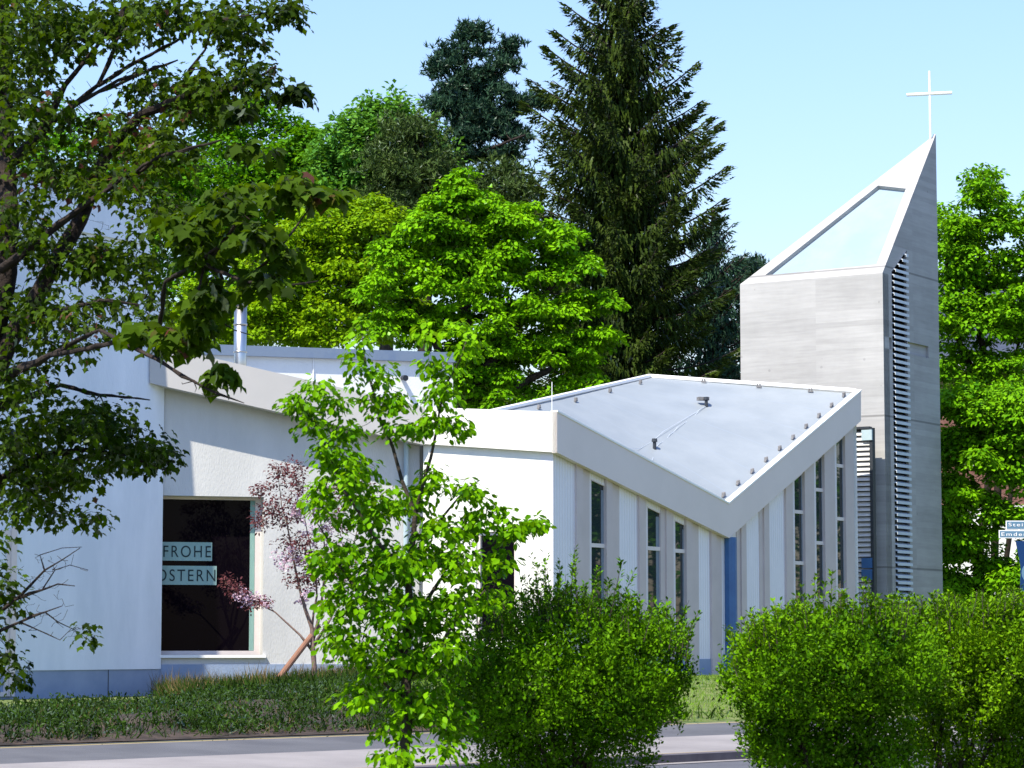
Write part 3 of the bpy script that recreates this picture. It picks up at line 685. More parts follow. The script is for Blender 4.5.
def sub(poly, step):
    out = [poly[0]]
    for (a, ra), (b, rb) in zip(poly, poly[1:]):
        L = np.linalg.norm(b-a); m = max(1, int(L/step))
        for i in range(1, m+1):
            t = i/m; j = RNG.normal(size=3)*L/m*.06 if i < m else 0
            out.append((a+(b-a)*t+j, ra+(rb-ra)*t))
    return out
def grow(limbs, centers, step=.35, twig_r=.008, order_from=None, sides=6, bend=.15, up=.3):
    """skeleton = limbs plus a twig from the nearest skeleton node to every cluster centre"""
    mb = MB(); nodes = []; rads = []
    for l in limbs:
        s = sub(l, step); tube(mb, [Vector(p) for p, r in s], [r for p, r in s], 8)
        for p, r in s[1:]: nodes.append(p); rads.append(r)
    nodes = np.array(nodes); rads = np.array(rads)
    d0 = np.array([np.min(np.linalg.norm(nodes-c, axis=1)) for c in centers])
    for ci in np.argsort(d0):
        c = centers[ci]; off = c - nodes; d = np.linalg.norm(off, axis=1) 
        pen = d + np.maximum(0, -off[:,2])*up*2
        j = int(np.argmin(pen)); a = nodes[j]; L = d[j]
        if L < .02: continue
        m = max(2, int(L/step)+1); pts = []; rr = []
        r0 = min(rads[j]*.75, twig_r*(1.3+L*1.2)); bnd = RNG.normal(size=3)*L*bend; bnd[2] = -abs(bnd[2])*.6
        for i in range(m+1):
            t = i/m; pts.append(a+(c-a)*t + bnd*math.sin(math.pi*t)); rr.append(r0*(1-t)+twig_r*.5*t)
        tube(mb, [Vector(p) for p in pts], rr, sides if r0 > .03 else 4, cap=False)
        nodes = np.vstack([nodes, np.array(pts[1:])]); rads = np.concatenate([rads, rr[1:]])
    return mb
def in_blobs(blobs, spacing_px=None):
    """cluster centres in ellipsoids given as (px, py, rx, ry, depth, depth radius, count)"""
    out = []
    for (x, y, rx, ry, Y, rY, n) in blobs:
        c = 0
        while c < n:
            u = RNG.uniform(-1, 1, 3)
            if u @ u > 1: continue
            out.append(npv(P(x+u[0]*rx, y+u[1]*ry, Y+u[2]*rY))); c += 1
    return np.array(out)
def cloud(centers, per, rad, flat=.5, droop=.3, tipdown=.2, outc=None):
    """leaf positions and directions around cluster centres (flattened, tips outward and down)"""
    n = len(centers)*per; c = np.repeat(centers, per, axis=0)
    u = unit(RNG.normal(size=(n,3))) * (RNG.random((n,1))**.45)
    rr = np.repeat(RNG.uniform(.7,1.25,len(centers)), per)[:,None]*rad
    off = u*rr; off[:,2] *= flat; off[:,2] -= droop*(off[:,0]**2+off[:,1]**2)/max(rad,1e-3)
    pos = c+off
    tip = unit(off*np.array([1,1,.3])+1e-4) + RNG.normal(size=(n,3))*.45; tip[:,2] -= tipdown
    nr = np.tile([0,0,1.15], (n,1)) + RNG.normal(size=(n,3))*.45 + unit(off+1e-6)*.35
    return pos, tip, nr
def decid(name, label, cat, base, limbs, blobs, per, rad, T, size, lm, bark='bark', flat=.5, tipdown=.3, droop=.3, step=.5, twig=.01, group=None, sv=.3, extra=None, sides=5):
    t = thing(name, label, cat, tuple(base), group)
    C = in_blobs(blobs)
    mb = grow(limbs, C, step, twig, sides=sides); mb.build('trunk', M[bark], t, smooth=True)
    pos, tip, nr = cloud(C, per, rad, flat, droop, tipdown)
    sz = size*(1+RNG.uniform(-sv, sv, len(pos)))
    leaves('crown', T, pos, tip, nr, sz, M[lm], t)
    return t, C
def trunk_to(base_px, base_Y, top_px, top_py, r0, r1, gz=.3, mid=None):
    b = P(base_px, 645, base_Y); b.z = gz; l = [(npv(b), r0)]
    if mid: l += [(npv(P(m[0],m[1],base_Y)), m[2]) for m in mid]
    l.append((npv(P(top_px, top_py, base_Y)), r1)); return l

# --- far trees, from back to front
BG = 'trees behind the church'
Y = 84
decid('broadleaf_tree','mid green round tree behind the dark maple at the upper left','tree',P(250,640,Y),
      [trunk_to(245,Y,240,150,.35,.08,mid=[(248,400,.25),(236,260,.16)]), PP([(246,330,Y,.18),(200,240,Y,.1),(180,170,Y+1,.04)]), PP([(243,300,Y,.18),(290,230,Y,.1),(305,140,Y-1,.04)])],
      [(215,190,75,70,Y,3,120),(150,230,80,80,Y,3,70),(285,170,42,55,Y,2,60),(300,150,30,30,Y,1.5,24),(210,115,50,25,Y,2,22),(262,110,25,18,Y,1.5,8),(250,290,120,50,Y,3,80),(90,180,70,90,Y,3,60),(20,200,70,110,Y,3,60)],
      120, .55, T_simple, .17, 'l_mid', group=BG, twig=.02)
Y = 80
decid('larch_tree','feathery soft green tree between the round tree and the tall pine','tree',P(385,640,Y),
      [trunk_to(385,Y,400,95,.3,.03,mid=[(388,300,.2)])],
      [(390,125,40,30,Y,1.5,40),(350,150,40,35,Y,1.5,45),(330,190,35,40,Y,1.5,30),(410,160,45,45,Y,1.5,40),(360,230,60,50,Y,2,60),(420,230,50,60,Y,2,40)],
      130, .50, T_simple, .17, 'l_larch', flat=.8, tipdown=.3, group=BG, twig=.015)
def conifer_tufts(name, label, base, limbs, blobs, per, ln, nm, bark='bark_dark', group=BG, twig=.015, trad=.3, w_=.26, pack=1.0):
    t = thing(name, label, 'tree', tuple(base), group); C = in_blobs(blobs)
    mb = grow(limbs, C, .4, twig, sides=4); mb.build('trunk', M[bark], t, smooth=True)
    n = len(C)*per; c = np.repeat(C, per, axis=0)
    # tufts of needles sit on sub-centres, needles radiate up and out
    sc = c + RNG.normal(size=(n,3))*trad*.42*np.array([1,1,.55])
    k = 9; cc = np.repeat(sc, k, axis=0); d = RNG.normal(size=(n*k,3)); d[:,2] += .9
    leaves('crown', T_blade, cc, d, RNG.normal(size=(n*k,3)), ln*RNG.uniform(.6,1.2,n*k), M[nm], t, width=w_)
    return t
Y = 82
conifer_tufts('pine_tree','dark blue-green pine with an open irregular crown, left of the tall spruce',P(466,640,Y),
      [trunk_to(466,Y,467,32,.3,.03,mid=[(464,300,.22),(461,150,.15),(466,80,.09)]), PP([(463,125,Y,.10),(490,85,Y,.05),(508,55,Y,.02)]), PP([(462,150,Y,.12),(505,112,Y,.07),(544,102,Y,.03)]), PP([(465,110,Y,.08),(450,85,Y,.04),(438,66,Y,.02)]), PP([(462,160,Y,.1),(500,145,Y-1,.05),(525,135,Y-1,.03)])],
      [(471,31,7,9,Y,.4,8),(462,36,5,7,Y,.4,4),(481,36,5,8,Y,.4,5),(446,50,6,7,Y,.4,5),(437,67,7,8,Y,.4,7),(449,66,8,8,Y,.4,7),(459,55,6,8,Y,.4,4),(476,52,7,8,Y,.4,5),(511,50,8,7,Y,.4,7),(503,64,11,8,Y,.5,12),(489,72,9,6,Y,.5,7),(466,78,12,9,Y,.6,12),(452,92,12,9,Y,.6,11),(478,90,14,9,Y,.7,14),(500,88,10,6,Y,.5,7),(514,100,9,6,Y,.5,6),(530,101,10,6,Y,.5,8),(544,103,6,6,Y,.4,6),(476,110,26,13,Y,1,34),(444,105,16,12,Y,1,18),(508,114,12,6,Y,.6,8),(470,132,30,14,Y,1.2,34),(503,130,14,9,Y,.8,12),(520,136,10,7,Y,.7,8),(485,152,26,12,Y,1,18),(512,155,12,9,Y,.8,7),(450,150,25,18,Y,1.2,22)],
      15, .20, 'n_pine', trad=.42)
Y = 78
conifer_tufts('pine_tree','dull brownish green bushy pine crown below the open pine, behind the bright maple',P(425,640,Y),
      [trunk_to(425,Y,422,130,.25,.05,mid=[(425,300,.2)])],
      [(412,130,28,14,Y,1.2,26),(395,160,30,20,Y,1.5,32),(430,175,35,24,Y,1.5,42),(395,205,35,25,Y,1.5,32),(500,185,35,20,Y,1.5,36),(520,210,30,25,Y,1.5,30),(470,240,60,40,Y,1.5,50)],
      16, .20, 'n_pine2', trad=.65)

def spruce(name, label, px, Y, top, prof, nb, group=BG, mat='n_spruce', ybot=430, rise=.28, seed=3, L_s=.42, per_m=26):
    rg = np.random.default_rng(seed); base = P(px, 645, Y); base.z = .3
    t = thing(name, label, 'tree', tuple(base), group); sc = Y/FPX
    mb = MB(); topp = P(px, top, Y); tube(mb, [base, (base+topp)/2, topp], [.32,.2,.02], 8)
    pos = []; tip = []; nr = []; sz = []
    for i in range(nb):
        f = (i+.5)/nb; ypx = top + (ybot-top)*f**.95 + rg.normal()*3
        az = i*2.399963 + rg.normal()*.3; side = math.cos(az)
        ext = np.interp(ypx, prof[0], prof[1] if side < 0 else prof[2])*sc*rg.uniform(.58,1.12)
        ext *= .75+.25*abs(side)
        o = npv(P(px, ypx + .25*ext/sc*(rise*1.6), Y)); d = np.array([math.cos(az), math.sin(az), 0])
        L = ext; m = max(4, int(L/.28)); pts = []
        rs = rise*(1.9-1.5*f)
        for k in range(m+1):
            s = k/m; h = L*(-.10*math.sin(s*2.6)*(f*1.3) + rs*s**1.6); pts.append(o+d*L*s+np.array([0,0,h]))
        tube(mb, [Vector(p) for p in pts], [.045*(1-.8*k/m)+.006 for k in range(m+1)], 4, cap=False)
        ns = int(L*per_m)+6; q = np.array([-d[1], d[0], 0])
        for k in range(ns):
            s = rg.uniform(.08,1.0)**.8; ii = min(m-1, int(s*m)); p = pts[ii]+(pts[ii+1]-pts[ii])*(s*m-ii)
            lat = rg.normal()*.16*L*(1-s*.75)*.9; hang = abs(rg.normal())*.30*(1.1-s*.75)
            pos.append(p+q*lat+np.array([0,0,-hang-.04*abs(lat)]))
            tp = d*(.25+1.0*s**3)+q*np.sign(lat)*.25+np.array([0,0,-1.5+2.0*s**3])+rg.normal(size=3)*.22
            tip.append(tp); nr.append(d*.4+np.array([0,0,.5])+rg.normal(size=3)*.5); sz.append(L_s*rg.uniform(.5,1.15)*(1-.35*s))
    mb.build('trunk', M['bark_dark'], t, smooth=True)
    leaves('crown', T_sprig, np.array(pos), np.array(tip), np.array(nr), np.array(sz), M[mat], t, width=.30)
    return t
prof = ([-30,0,60,130,200,260,330,440],[8,38,74,98,116,124,122,120],[8,34,66,96,114,118,112,104])
spruce('spruce_tree','tallest tree, dark drooping spruce rising behind the hall roof',623,74,-28,prof,220,L_s=.40,per_m=125)
spruce('spruce_tree','short dark conifer between the tall spruce and the concrete tower',712,80,215,([200,250,300,360,440],[6,30,50,60,60],[6,30,42,60,70]),150,mat='n_pine',seed=8,rise=.4,L_s=.35,per_m=55)
conifer_tufts('pine_tree','dark conifer tip touching the left corner of the concrete tower',P(750,640,88),
      [trunk_to(758,88,757,258,.2,.04,mid=[(758,400,.15)])], [(752,268,16,10,88,1,14),(735,285,22,18,88,1,20),(760,300,25,25,88,1,25),(730,320,35,30,88,1.5,30),(740,360,40,30,88,1.5,30)],
      10, .24, 'n_pine', trad=.5)
Y = 70
decid('yellow_green_tree','yellow-green young maple behind the flue and zinc coping','tree',P(300,640,Y),
      [trunk_to(300,Y,330,210,.2,.04,mid=[(305,400,.16),(315,300,.1)]), PP([(308,350,Y,.12),(270,290,Y,.06),(255,260,Y,.02)]), PP([(310,330,Y,.12),(365,270,Y,.06),(375,210,Y,.02)])],
      [(370,215,28,20,Y,1,24),(325,225,40,22,Y,1.5,34),(285,260,45,30,Y,1.5,50),(340,265,50,32,Y,1.5,60),(255,310,45,35,Y,1.5,55),(320,315,60,38,Y,1.5,75),(200,320,50,40,Y,1.5,45),(385,300,40,50,Y,1.5,30)],
      120, .42, T_simple, .13, 'l_yellow', flat=.4, group=BG, twig=.012, tipdown=.5)
Y = 63
decid('bright_maple_tree','large bright green spring maple filling the space between yellow tree and spruce','tree',P(470,640,Y),
      [trunk_to(470,Y,462,185,.28,.03,mid=[(470,420,.22),(466,300,.12)]), PP([(470,400,Y,.16),(420,320,Y,.08),(385,260,Y,.03)]), PP([(470,390,Y,.16),(530,310,Y,.08),(575,260,Y,.03)]), PP([(472,410,Y,.14),(550,370,Y,.07),(600,340,Y,.03)])],
      [(460,180,14,12,Y,.6,7),(475,195,30,14,Y,1,18),(445,200,20,12,Y,.8,10),(510,215,40,16,Y,1.2,26),(430,225,35,18,Y,1.2,24),(555,235,28,14,Y,1,15),(480,240,50,20,Y,1.5,34),(400,250,32,18,Y,1.2,20),(575,265,22,16,Y,1,14),(520,265,50,20,Y,1.5,32),(445,275,55,22,Y,1.6,40),(385,285,28,18,Y,1.2,16),(590,300,26,14,Y,1,16),(540,305,45,20,Y,1.5,30),(475,315,55,25,Y,1.8,44),(405,320,40,22,Y,1.5,30),(598,335,22,14,Y,1,14),(555,345,45,20,Y,1.5,30),(495,360,60,25,Y,1.8,50),(440,370,50,25,Y,1.6,36),(575,375,35,15,Y,1.2,18),(520,395,60,15,Y,1.6,30)],
      125, .37, T_ovate, .118, 'l_bright', flat=.30, group=BG, twig=.012, tipdown=.6, droop=.5)
# right-hand tree
Y = 66
RB = [(985,185,22,20,Y,1.2,18),(955,230,25,30,Y,1.2,22),(1000,220,25,20,Y,1.2,18),(1040,210,30,30,Y,1.5,20),(975,265,35,22,Y,1.5,24),(1030,270,35,30,Y,1.5,26),(950,310,25,25,Y,1.2,20),(1000,320,40,25,Y,1.6,34),(1060,320,40,40,Y,1.6,26),(960,360,30,25,Y,1.3,26),(1015,370,40,25,Y,1.6,36)]
RB2 = [(960,400,30,16,Y-4,1.2,30),(1000,405,40,25,Y-4,1.6,46),(1040,420,40,30,Y-4,1.6,40),(955,440,28,16,Y-4,1.2,18),(990,450,35,20,Y-4,1.5,30),(1025,470,35,20,Y-4,1.4,28),(965,490,25,15,Y-4,1.2,14),(955,540,20,25,Y-4,1,20),(950,590,16,22,Y-4,1,16),(1005,575,25,22,Y-4,1.2,22),(975,605,28,14,Y-4,1.2,18),(1035,560,20,40,Y-4,1,18)]
decid('street_tree','bright green tree right of the concrete tower, in front of the brick house','tree',P(985,640,Y-2),
      [trunk_to(968,Y,980,200,.10,.02,mid=[(990,460,.09),(985,400,.11),(978,300,.05)]), trunk_to(986,Y,1040,230,.11,.02,mid=[(1000,460,.09),(1010,400,.045)]), trunk_to(1000,Y,1030,400,.08,.03,mid=[(1012,470,.06)]), PP([(985,400,Y,.12),(955,330,Y,.06),(945,240,Y,.03)])],
      RB+RB2+[(950,520,18,40,Y-4,1,24),(1020,440,40,20,Y-4,1.5,30),(965,585,40,20,Y-4,1.2,24),(950,470,18,30,Y-4,1,16),(1040,600,40,22,Y-4,1.2,24),(1003,505,26,16,Y-4,1.2,16),(985,545,16,20,Y-4,1,9),(1010,300,35,40,Y,1.5,30),(960,270,20,60,Y,1.2,24)], 120, .43, T_ovate, .120, 'l_right', flat=.4, twig=.012, tipdown=.5, bark='bark_shade')
# two trees beyond the right edge, mirrored in the hall windows
for (x, y, h, k) in ((20, 57, 7, 0), (29, 64, 9, 1), (38,74,9,2)):
    t = thing('street_tree', ['green tree beside the street just beyond the right edge','taller green tree further along the street beyond the right edge','far green tree at the street bend beyond the right edge'][k], 'tree', (x, y, .3), 'street trees out of view')
    c = np.array([x,y,h*.62]) + unit(RNG.normal(size=(150,3)))*RNG.random((150,1))**.5*np.array([3,3,h*.42])
    mb = grow([[(np.array([x,y,.2]),.2),(np.array([x,y,h*.8]),.05)]], c, .8, .015); mb.build('trunk', M['bark'], t)
    pos, tp, n_ = cloud(c, 30, .7); leaves('crown', T_simple, pos, tp, n_, .26*np.ones(len(pos)), M['l_mid'], t)

# --- ornamental plum with pink blossom, and its stake
Y = 44
t = thing('blossom_tree','small purple-leaved cherry with pink blossom against the white wall right of the big window','tree',tuple(P(315,672,Y)))
tb = P(315,685,Y)
limbs = [[(npv(tb),.045)]+PP([(313,650,Y,.04),(312,628,Y,.035),(300,590,Y,.022),(290,540,Y,.014),(280,490,Y,.006),(276,462,Y,.004)]),
         PP([(313,640,Y,.03),(322,600,Y,.022),(325,550,Y,.014),(318,500,Y,.006)]), PP([(312,650,Y,.03),(300,635,Y,.018),(275,612,Y,.012),(250,600,Y,.007),(225,583,Y,.003)]),
         PP([(314,645,Y,.03),(330,620,Y,.018),(345,580,Y,.012),(360,520,Y,.006)]), PP([(312,628,Y,.02),(316,580,Y,.015),(305,520,Y,.007),(302,470,Y,.004)])]
bl = [(290,470,13,12,Y,.4,16),(268,490,12,8,Y,.3,10),(280,510,18,16,Y,.4,26),(262,520,10,10,Y,.3,10),(300,500,14,20,Y,.4,18),(295,545,20,18,Y,.4,22),(315,560,18,22,Y,.4,18),(330,510,20,30,Y,.4,22),(350,480,20,20,Y,.4,18),(300,580,16,12,Y,.4,10),(240,590,12,8,Y,.3,11),(258,603,12,6,Y,.3,9),(228,582,6,4,Y,.2,5),(345,560,20,30,Y,.4,14),(275,470,8,6,Y,.3,5)]
C = in_blobs(bl); grow(limbs, C, .25, .004, sides=4).build('trunk', M['bark_red'], t, smooth=True)
pos, tp, n_ = cloud(C, 20, .13, .9, .1, .3); leaves('crown', T_ovate, pos, tp, n_, .065*RNG.uniform(.6,1.2,len(pos)), M['l_plum'], t, width=.8)
C2 = in_blobs([(300,520,16,25,Y,.4,10),(310,555,18,25,Y,.4,16),(290,560,16,18,Y,.4,12),(330,540,18,30,Y,.4,12),(258,602,16,6,Y,.3,9),(242,593,9,6,Y,.3,4),(340,590,14,20,Y,.4,6),(305,590,14,12,Y,.4,7)])
pos, tp, n_ = cloud(C2, 22, .09, .9, .1, .1); n_ = RNG.normal(size=n_.shape); leaves('blossom', T_ovate, pos, tp, n_, .042*RNG.uniform(.7,1.2,len(pos)), M['petal'], t, width=1.5)
mb = MB(); tube(mb, [P(279,678,43.6), P(319,626,44.1)], [.05,.045], 10)
mb.build('tree_stake', M['stake'], label='slanting reddish brown wooden stake propping the blossom tree', cat='stake')

# --- shrubs in front
def shrub(name, label, blobs, nleaf, size, mat, shoots, Yc, base, group='round green shrubs in the foreground', mat2=None):
    t = thing(name, label, 'shrub', tuple(base), group)
    # dense body: leaves over lumpy ellipsoids, most of them near the surface
    P_, T_, N_ = [], [], []; tot = sum(b[2]*b[3] for b in blobs)
    for (x, y, rx, ry, Y, rY) in blobs:
        n = int(nleaf*rx*ry/tot); c = npv(P(x,y,Y)); s = Y/FPX; R = np.array([rx*s, rY, ry*s])
        d = unit(RNG.normal(size=(n,3))); lump = 1+.07*np.sin(d[:,0]*9+x)*np.cos(d[:,2]*8+d[:,1]*7)+.05*np.sin(d[:,0]*23+d[:,2]*19+y)+.03*np.sin(d[:,1]*37+d[:,2]*31)
        ns = n//26; sd_ = unit(RNG.normal(size=(ns,3))); sr = (1.04-.42*RNG.random(ns)**1.8)*(1+.09*np.sin(sd_[:,0]*7+x)*np.cos(sd_[:,2]*6+sd_[:,1]*5)+.05*np.sin(sd_[:,0]*17+sd_[:,2]*15+y))
        ix = RNG.integers(0,ns,n); q_ = c + sd_[ix]*R*sr[ix][:,None]; along = RNG.uniform(-.08,.04,n)[:,None]; dd = unit(sd_*R+RNG.normal(size=(ns,3))*.25+np.array([0,0,.25]))[ix]
        d = dd; P_.append(q_ + dd*along + RNG.normal(size=(n,3))*.016); T_.append(d*.8+RNG.normal(size=(n,3))*.6+np.array([0,0,.25])); N_.append(d*.3+np.array([0,0,1.0])+RNG.normal(size=(n,3))*.55)
    pos = np.vstack(P_); leaves('foliage', T_simple, pos, np.vstack(T_), np.vstack(N_), size*RNG.uniform(.6,1.3,len(pos)), M[mat], t, width=.9)
    # shoots standing out of the top
    mb = MB(); P_, T_, N_ = [], [], []
    for (x, y, L, lean) in shoots:
        Yy = Yc + RNG.uniform(-.3,.3); s = Yy/FPX; p0 = npv(P(x, y+12, Yy)); d = np.array([lean+RNG.normal()*.12, RNG.normal()*.15, 1]); d /= np.linalg.norm(d)
        L = L*s; pts = [p0+d*(L+14*s)*k/4+np.array([lean*.15*L*(k/4)**2,0,0]) for k in range(5)]
        tube(mb, [Vector(p) for p in pts], [.0035,.003,.0022,.0018,.001], 4, cap=False)
        n = int(12+L/.0055)
        for k in range(n):
            f = RNG.uniform(.1,1); q = pts[0]+(pts[-1]-pts[0])*f; a = RNG.uniform(0,6.28)
            o = np.array([math.cos(a), math.sin(a), .0]); P_.append(q+o*.006); T_.append(o*.9+d*RNG.uniform(.3,1.3)); N_.append(d-o*.5+RNG.normal(size=3)*.3)
    # inner stems down to the ground
    for k in range(14):
        b = blobs[k%len(blobs)]; p1 = P(b[0]+RNG.uniform(-.5,.5)*b[2], b[1], b[4]); g = Vector((base[0]+RNG.uniform(-.2,.2), base[1]+RNG.uniform(-.1,.1), -.2))
        tube(mb, [g, g.lerp(p1,.5)+V(0,0,.1), p1], [.014,.010,.005], 5, cap=False)
    mb.build('stems', M['bark'], t)
    if P_:
        leaves('shoot_leaves', T_simple, np.array(P_), np.array(T_), np.array(N_), size*1.25*RNG.uniform(.6,1.2,len(P_)), M[mat2 or mat], t, width=.75)
    return t
def shoots(x0, x1, yf, n, l0, l1, lean=0):
    out = []
    for k in range(n):
        x = RNG.uniform(x0,x1); out.append((x, yf(x)+RNG.uniform(-2,6), RNG.uniform(l0,l1), lean+(x-(x0+x1)/2)/(x1-x0)*.35))
    return out
Yb = 12
b = P(575, 645, Yb); b.z = -.2
ytop = lambda x: np.interp(x, [450,500,545,590,640,690],[660,625,612,612,625,650])
sh1 = shoots(470,690,ytop,150,8,34) + [(x, ytop(x), L, ln) for x, L, ln in ((545,52,-.1),(553,58,0),(560,50,.1),(570,56,.05),(578,62,.1),(585,48,.2),(598,36,.3),(608,56,.3),(612,48,.35),(560,62,-.1),(530,40,-.1),(618,30,.4),(655,34,.3),(668,40,.35),(678,36,.4),(640,30,.3),(665,30,.2),(520,42,-.1),(505,34,-.1),(540,46,0),(568,44,0),(588,40,.1))]
shrub('shrub','round dark green shrub in the bottom centre, right of the young tree',
      [(572,672,105,62,Yb,.60),(520,690,70,50,Yb-.2,.45),(635,672,52,48,Yb,.4),(565,640,70,34,Yb,.4),(480,700,42,42,Yb+.1,.3),(615,700,62,45,Yb-.1,.4),(575,740,84,44,Yb+.12,.36),(530,765,60,30,Yb+.1,.3),(640,640,40,24,Yb,.3)],
      68000, .0200, 'l_bush', sh1, Yb, b)
b = P(825, 645, Yb-.3); b.z = -.2
ytop2 = lambda x: np.interp(x, [728,760,800,850,900,960,1030],[668,640,628,625,626,622,618])
sh2 = shoots(735,905,ytop2,150,8,32) + [(x, ytop2(x), L, ln) for x, L, ln in ((738,34,-.2),(746,26,-.2),(762,30,-.1),(810,40,0),(818,52,0),(824,44,.1),(830,56,.1),(838,40,.1),(862,48,0),(868,44,.1),(858,34,.1),(800,30,0),(880,30,.2),(790,24,0))]
shrub('shrub','leftmost of the two big light green shrubs at the lower right',
      [(825,668,94,56,Yb-.3,.55),(775,680,46,46,Yb-.3,.4),(830,645,78,28,Yb-.3,.4),(880,665,60,48,Yb-.3,.4),(830,735,74,46,Yb-.15,.36),(780,735,38,30,Yb-.2,.25),(860,760,60,30,Yb-.15,.3)],
      68000, .0200, 'l_bush', sh2, Yb-.3, b, mat2='l_bush2')
b = P(975, 645, Yb+.4); b.z = -.2
sh3 = shoots(890,1040,lambda x: ytop2(x)-3,170,8,30) + [(x, ytop2(x), L, ln) for x, L, ln in ((905,20,0),(945,26,0),(990,24,0),(1010,28,0),(1020,26,0))]
shrub('shrub','rightmost light green shrub, cut by the right edge of the picture',
      [(970,670,92,60,Yb+.4,.55),(1030,665,70,60,Yb+.3,.45),(940,645,60,32,Yb+.4,.4),(1000,635,60,26,Yb+.4,.4),(975,735,76,48,Yb+.55,.36),(1035,740,50,46,Yb+.5,.34)],
      68000, .0200, 'l_bush2', sh3, Yb+.4, b)

# --- young tree
Y = 11.4
tb = P(408,645,Y); tb.z = -.22
yl = [[(npv(tb),.035)]+PP([(407,730,Y,.03),(406,660,Y,.026),(408,580,Y,.020),(415,513,Y,.014),(402,481,Y,.011),(393,448,Y,.009),(379,416,Y,.007),(366,370,Y,.004),(362,335,Y,.003)]),
      PP([(414,520,Y,.012),(424,480,Y,.010),(431,457,Y,.009),(437,428,Y,.007),(446,385,Y,.005),(468,335,Y,.003)]),
      PP([(408,580,Y,.014),(370,530,Y-.2,.010),(340,485,Y-.2,.008),(330,455,Y-.2,.006),(314,425,Y-.2,.004),(298,398,Y-.2,.003)]),
      PP([(407,620,Y,.014),(440,580,Y+.1,.010),(480,550,Y+.1,.007),(515,535,Y+.1,.004),(548,521,Y+.1,.002)]),
      PP([(406,660,Y,.014),(370,610,Y,.010),(335,560,Y,.006),(315,520,Y,.003)]), PP([(407,680,Y,.012),(450,630,Y-.1,.008),(485,590,Y-.1,.004)]),
      PP([(410,560,Y,.012),(440,520,Y+.2,.008),(465,490,Y+.2,.005),(480,480,Y+.2,.003)]), PP([(407,700,Y,.010),(370,670,Y,.007),(345,650,Y,.004)])]
yb = [(300,400,9,8,Y-.2,.1,10),(318,385,10,5,Y-.2,.1,6),(312,420,12,10,Y-.2,.12,10),(335,400,12,7,Y-.2,.12,7),(345,430,14,12,Y-.1,.15,12),(325,450,14,12,Y-.2,.15,12),(352,365,8,20,Y,.12,8),(362,335,8,14,Y,.1,5),(380,370,12,8,Y,.12,7),(395,400,14,10,Y,.12,10),(375,400,10,14,Y,.12,8),(425,330,8,8,Y,.1,4),(425,360,8,10,Y,.1,5),(445,370,10,12,Y,.1,8),(468,345,12,12,Y,.1,8),(455,325,8,8,Y,.1,4),(440,395,14,10,Y,.12,11),(425,420,14,10,Y,.12,10),(400,430,14,10,Y,.12,10),(450,425,10,8,Y,.1,6),(460,420,8,6,Y,.1,4),
      (350,470,26,22,Y-.1,.3,34),(325,500,16,22,Y-.1,.25,18),(365,510,28,22,Y,.35,36),(400,500,22,20,Y,.3,20),(430,480,16,14,Y,.2,12),(465,490,20,8,Y+.1,.2,12),(440,530,25,20,Y+.1,.3,26),(480,520,16,14,Y+.1,.2,12),(515,530,14,12,Y+.1,.15,12),(540,522,12,5,Y+.1,.1,8),(498,512,12,6,Y+.1,.1,6),
      (330,550,18,24,Y,.3,24),(370,560,34,26,Y,.4,44),(415,560,30,24,Y,.4,38),(460,560,26,20,Y,.35,28),(495,560,16,14,Y+.1,.2,12),(350,600,30,22,Y,.4,34),(400,610,36,26,Y,.45,46),(450,605,32,24,Y,.4,38),(490,595,16,16,Y,.2,10),(345,640,24,20,Y,.3,30),(390,655,36,24,Y,.4,48),(440,650,38,26,Y,.4,54),(365,690,26,16,Y,.3,22),(425,700,36,20,Y,.3,34),(450,720,26,16,Y,.3,20),(395,725,26,14,Y,.3,14),(400,755,26,10,Y-.2,.2,16),(445,745,18,12,Y-.2,.2,6)]
yl = [[(p, r_*.75) for p, r_ in l] for l in yl]
t, C = decid('young_tree','slender young tree with bright green leaves, in front of the wall in the centre left','tree',tb,yl,yb,13,.062,T_ovate,.034,'l_young','bark',flat=.7,tipdown=.9,droop=.3,step=.09,twig=.0016,sv=.3,sides=4)

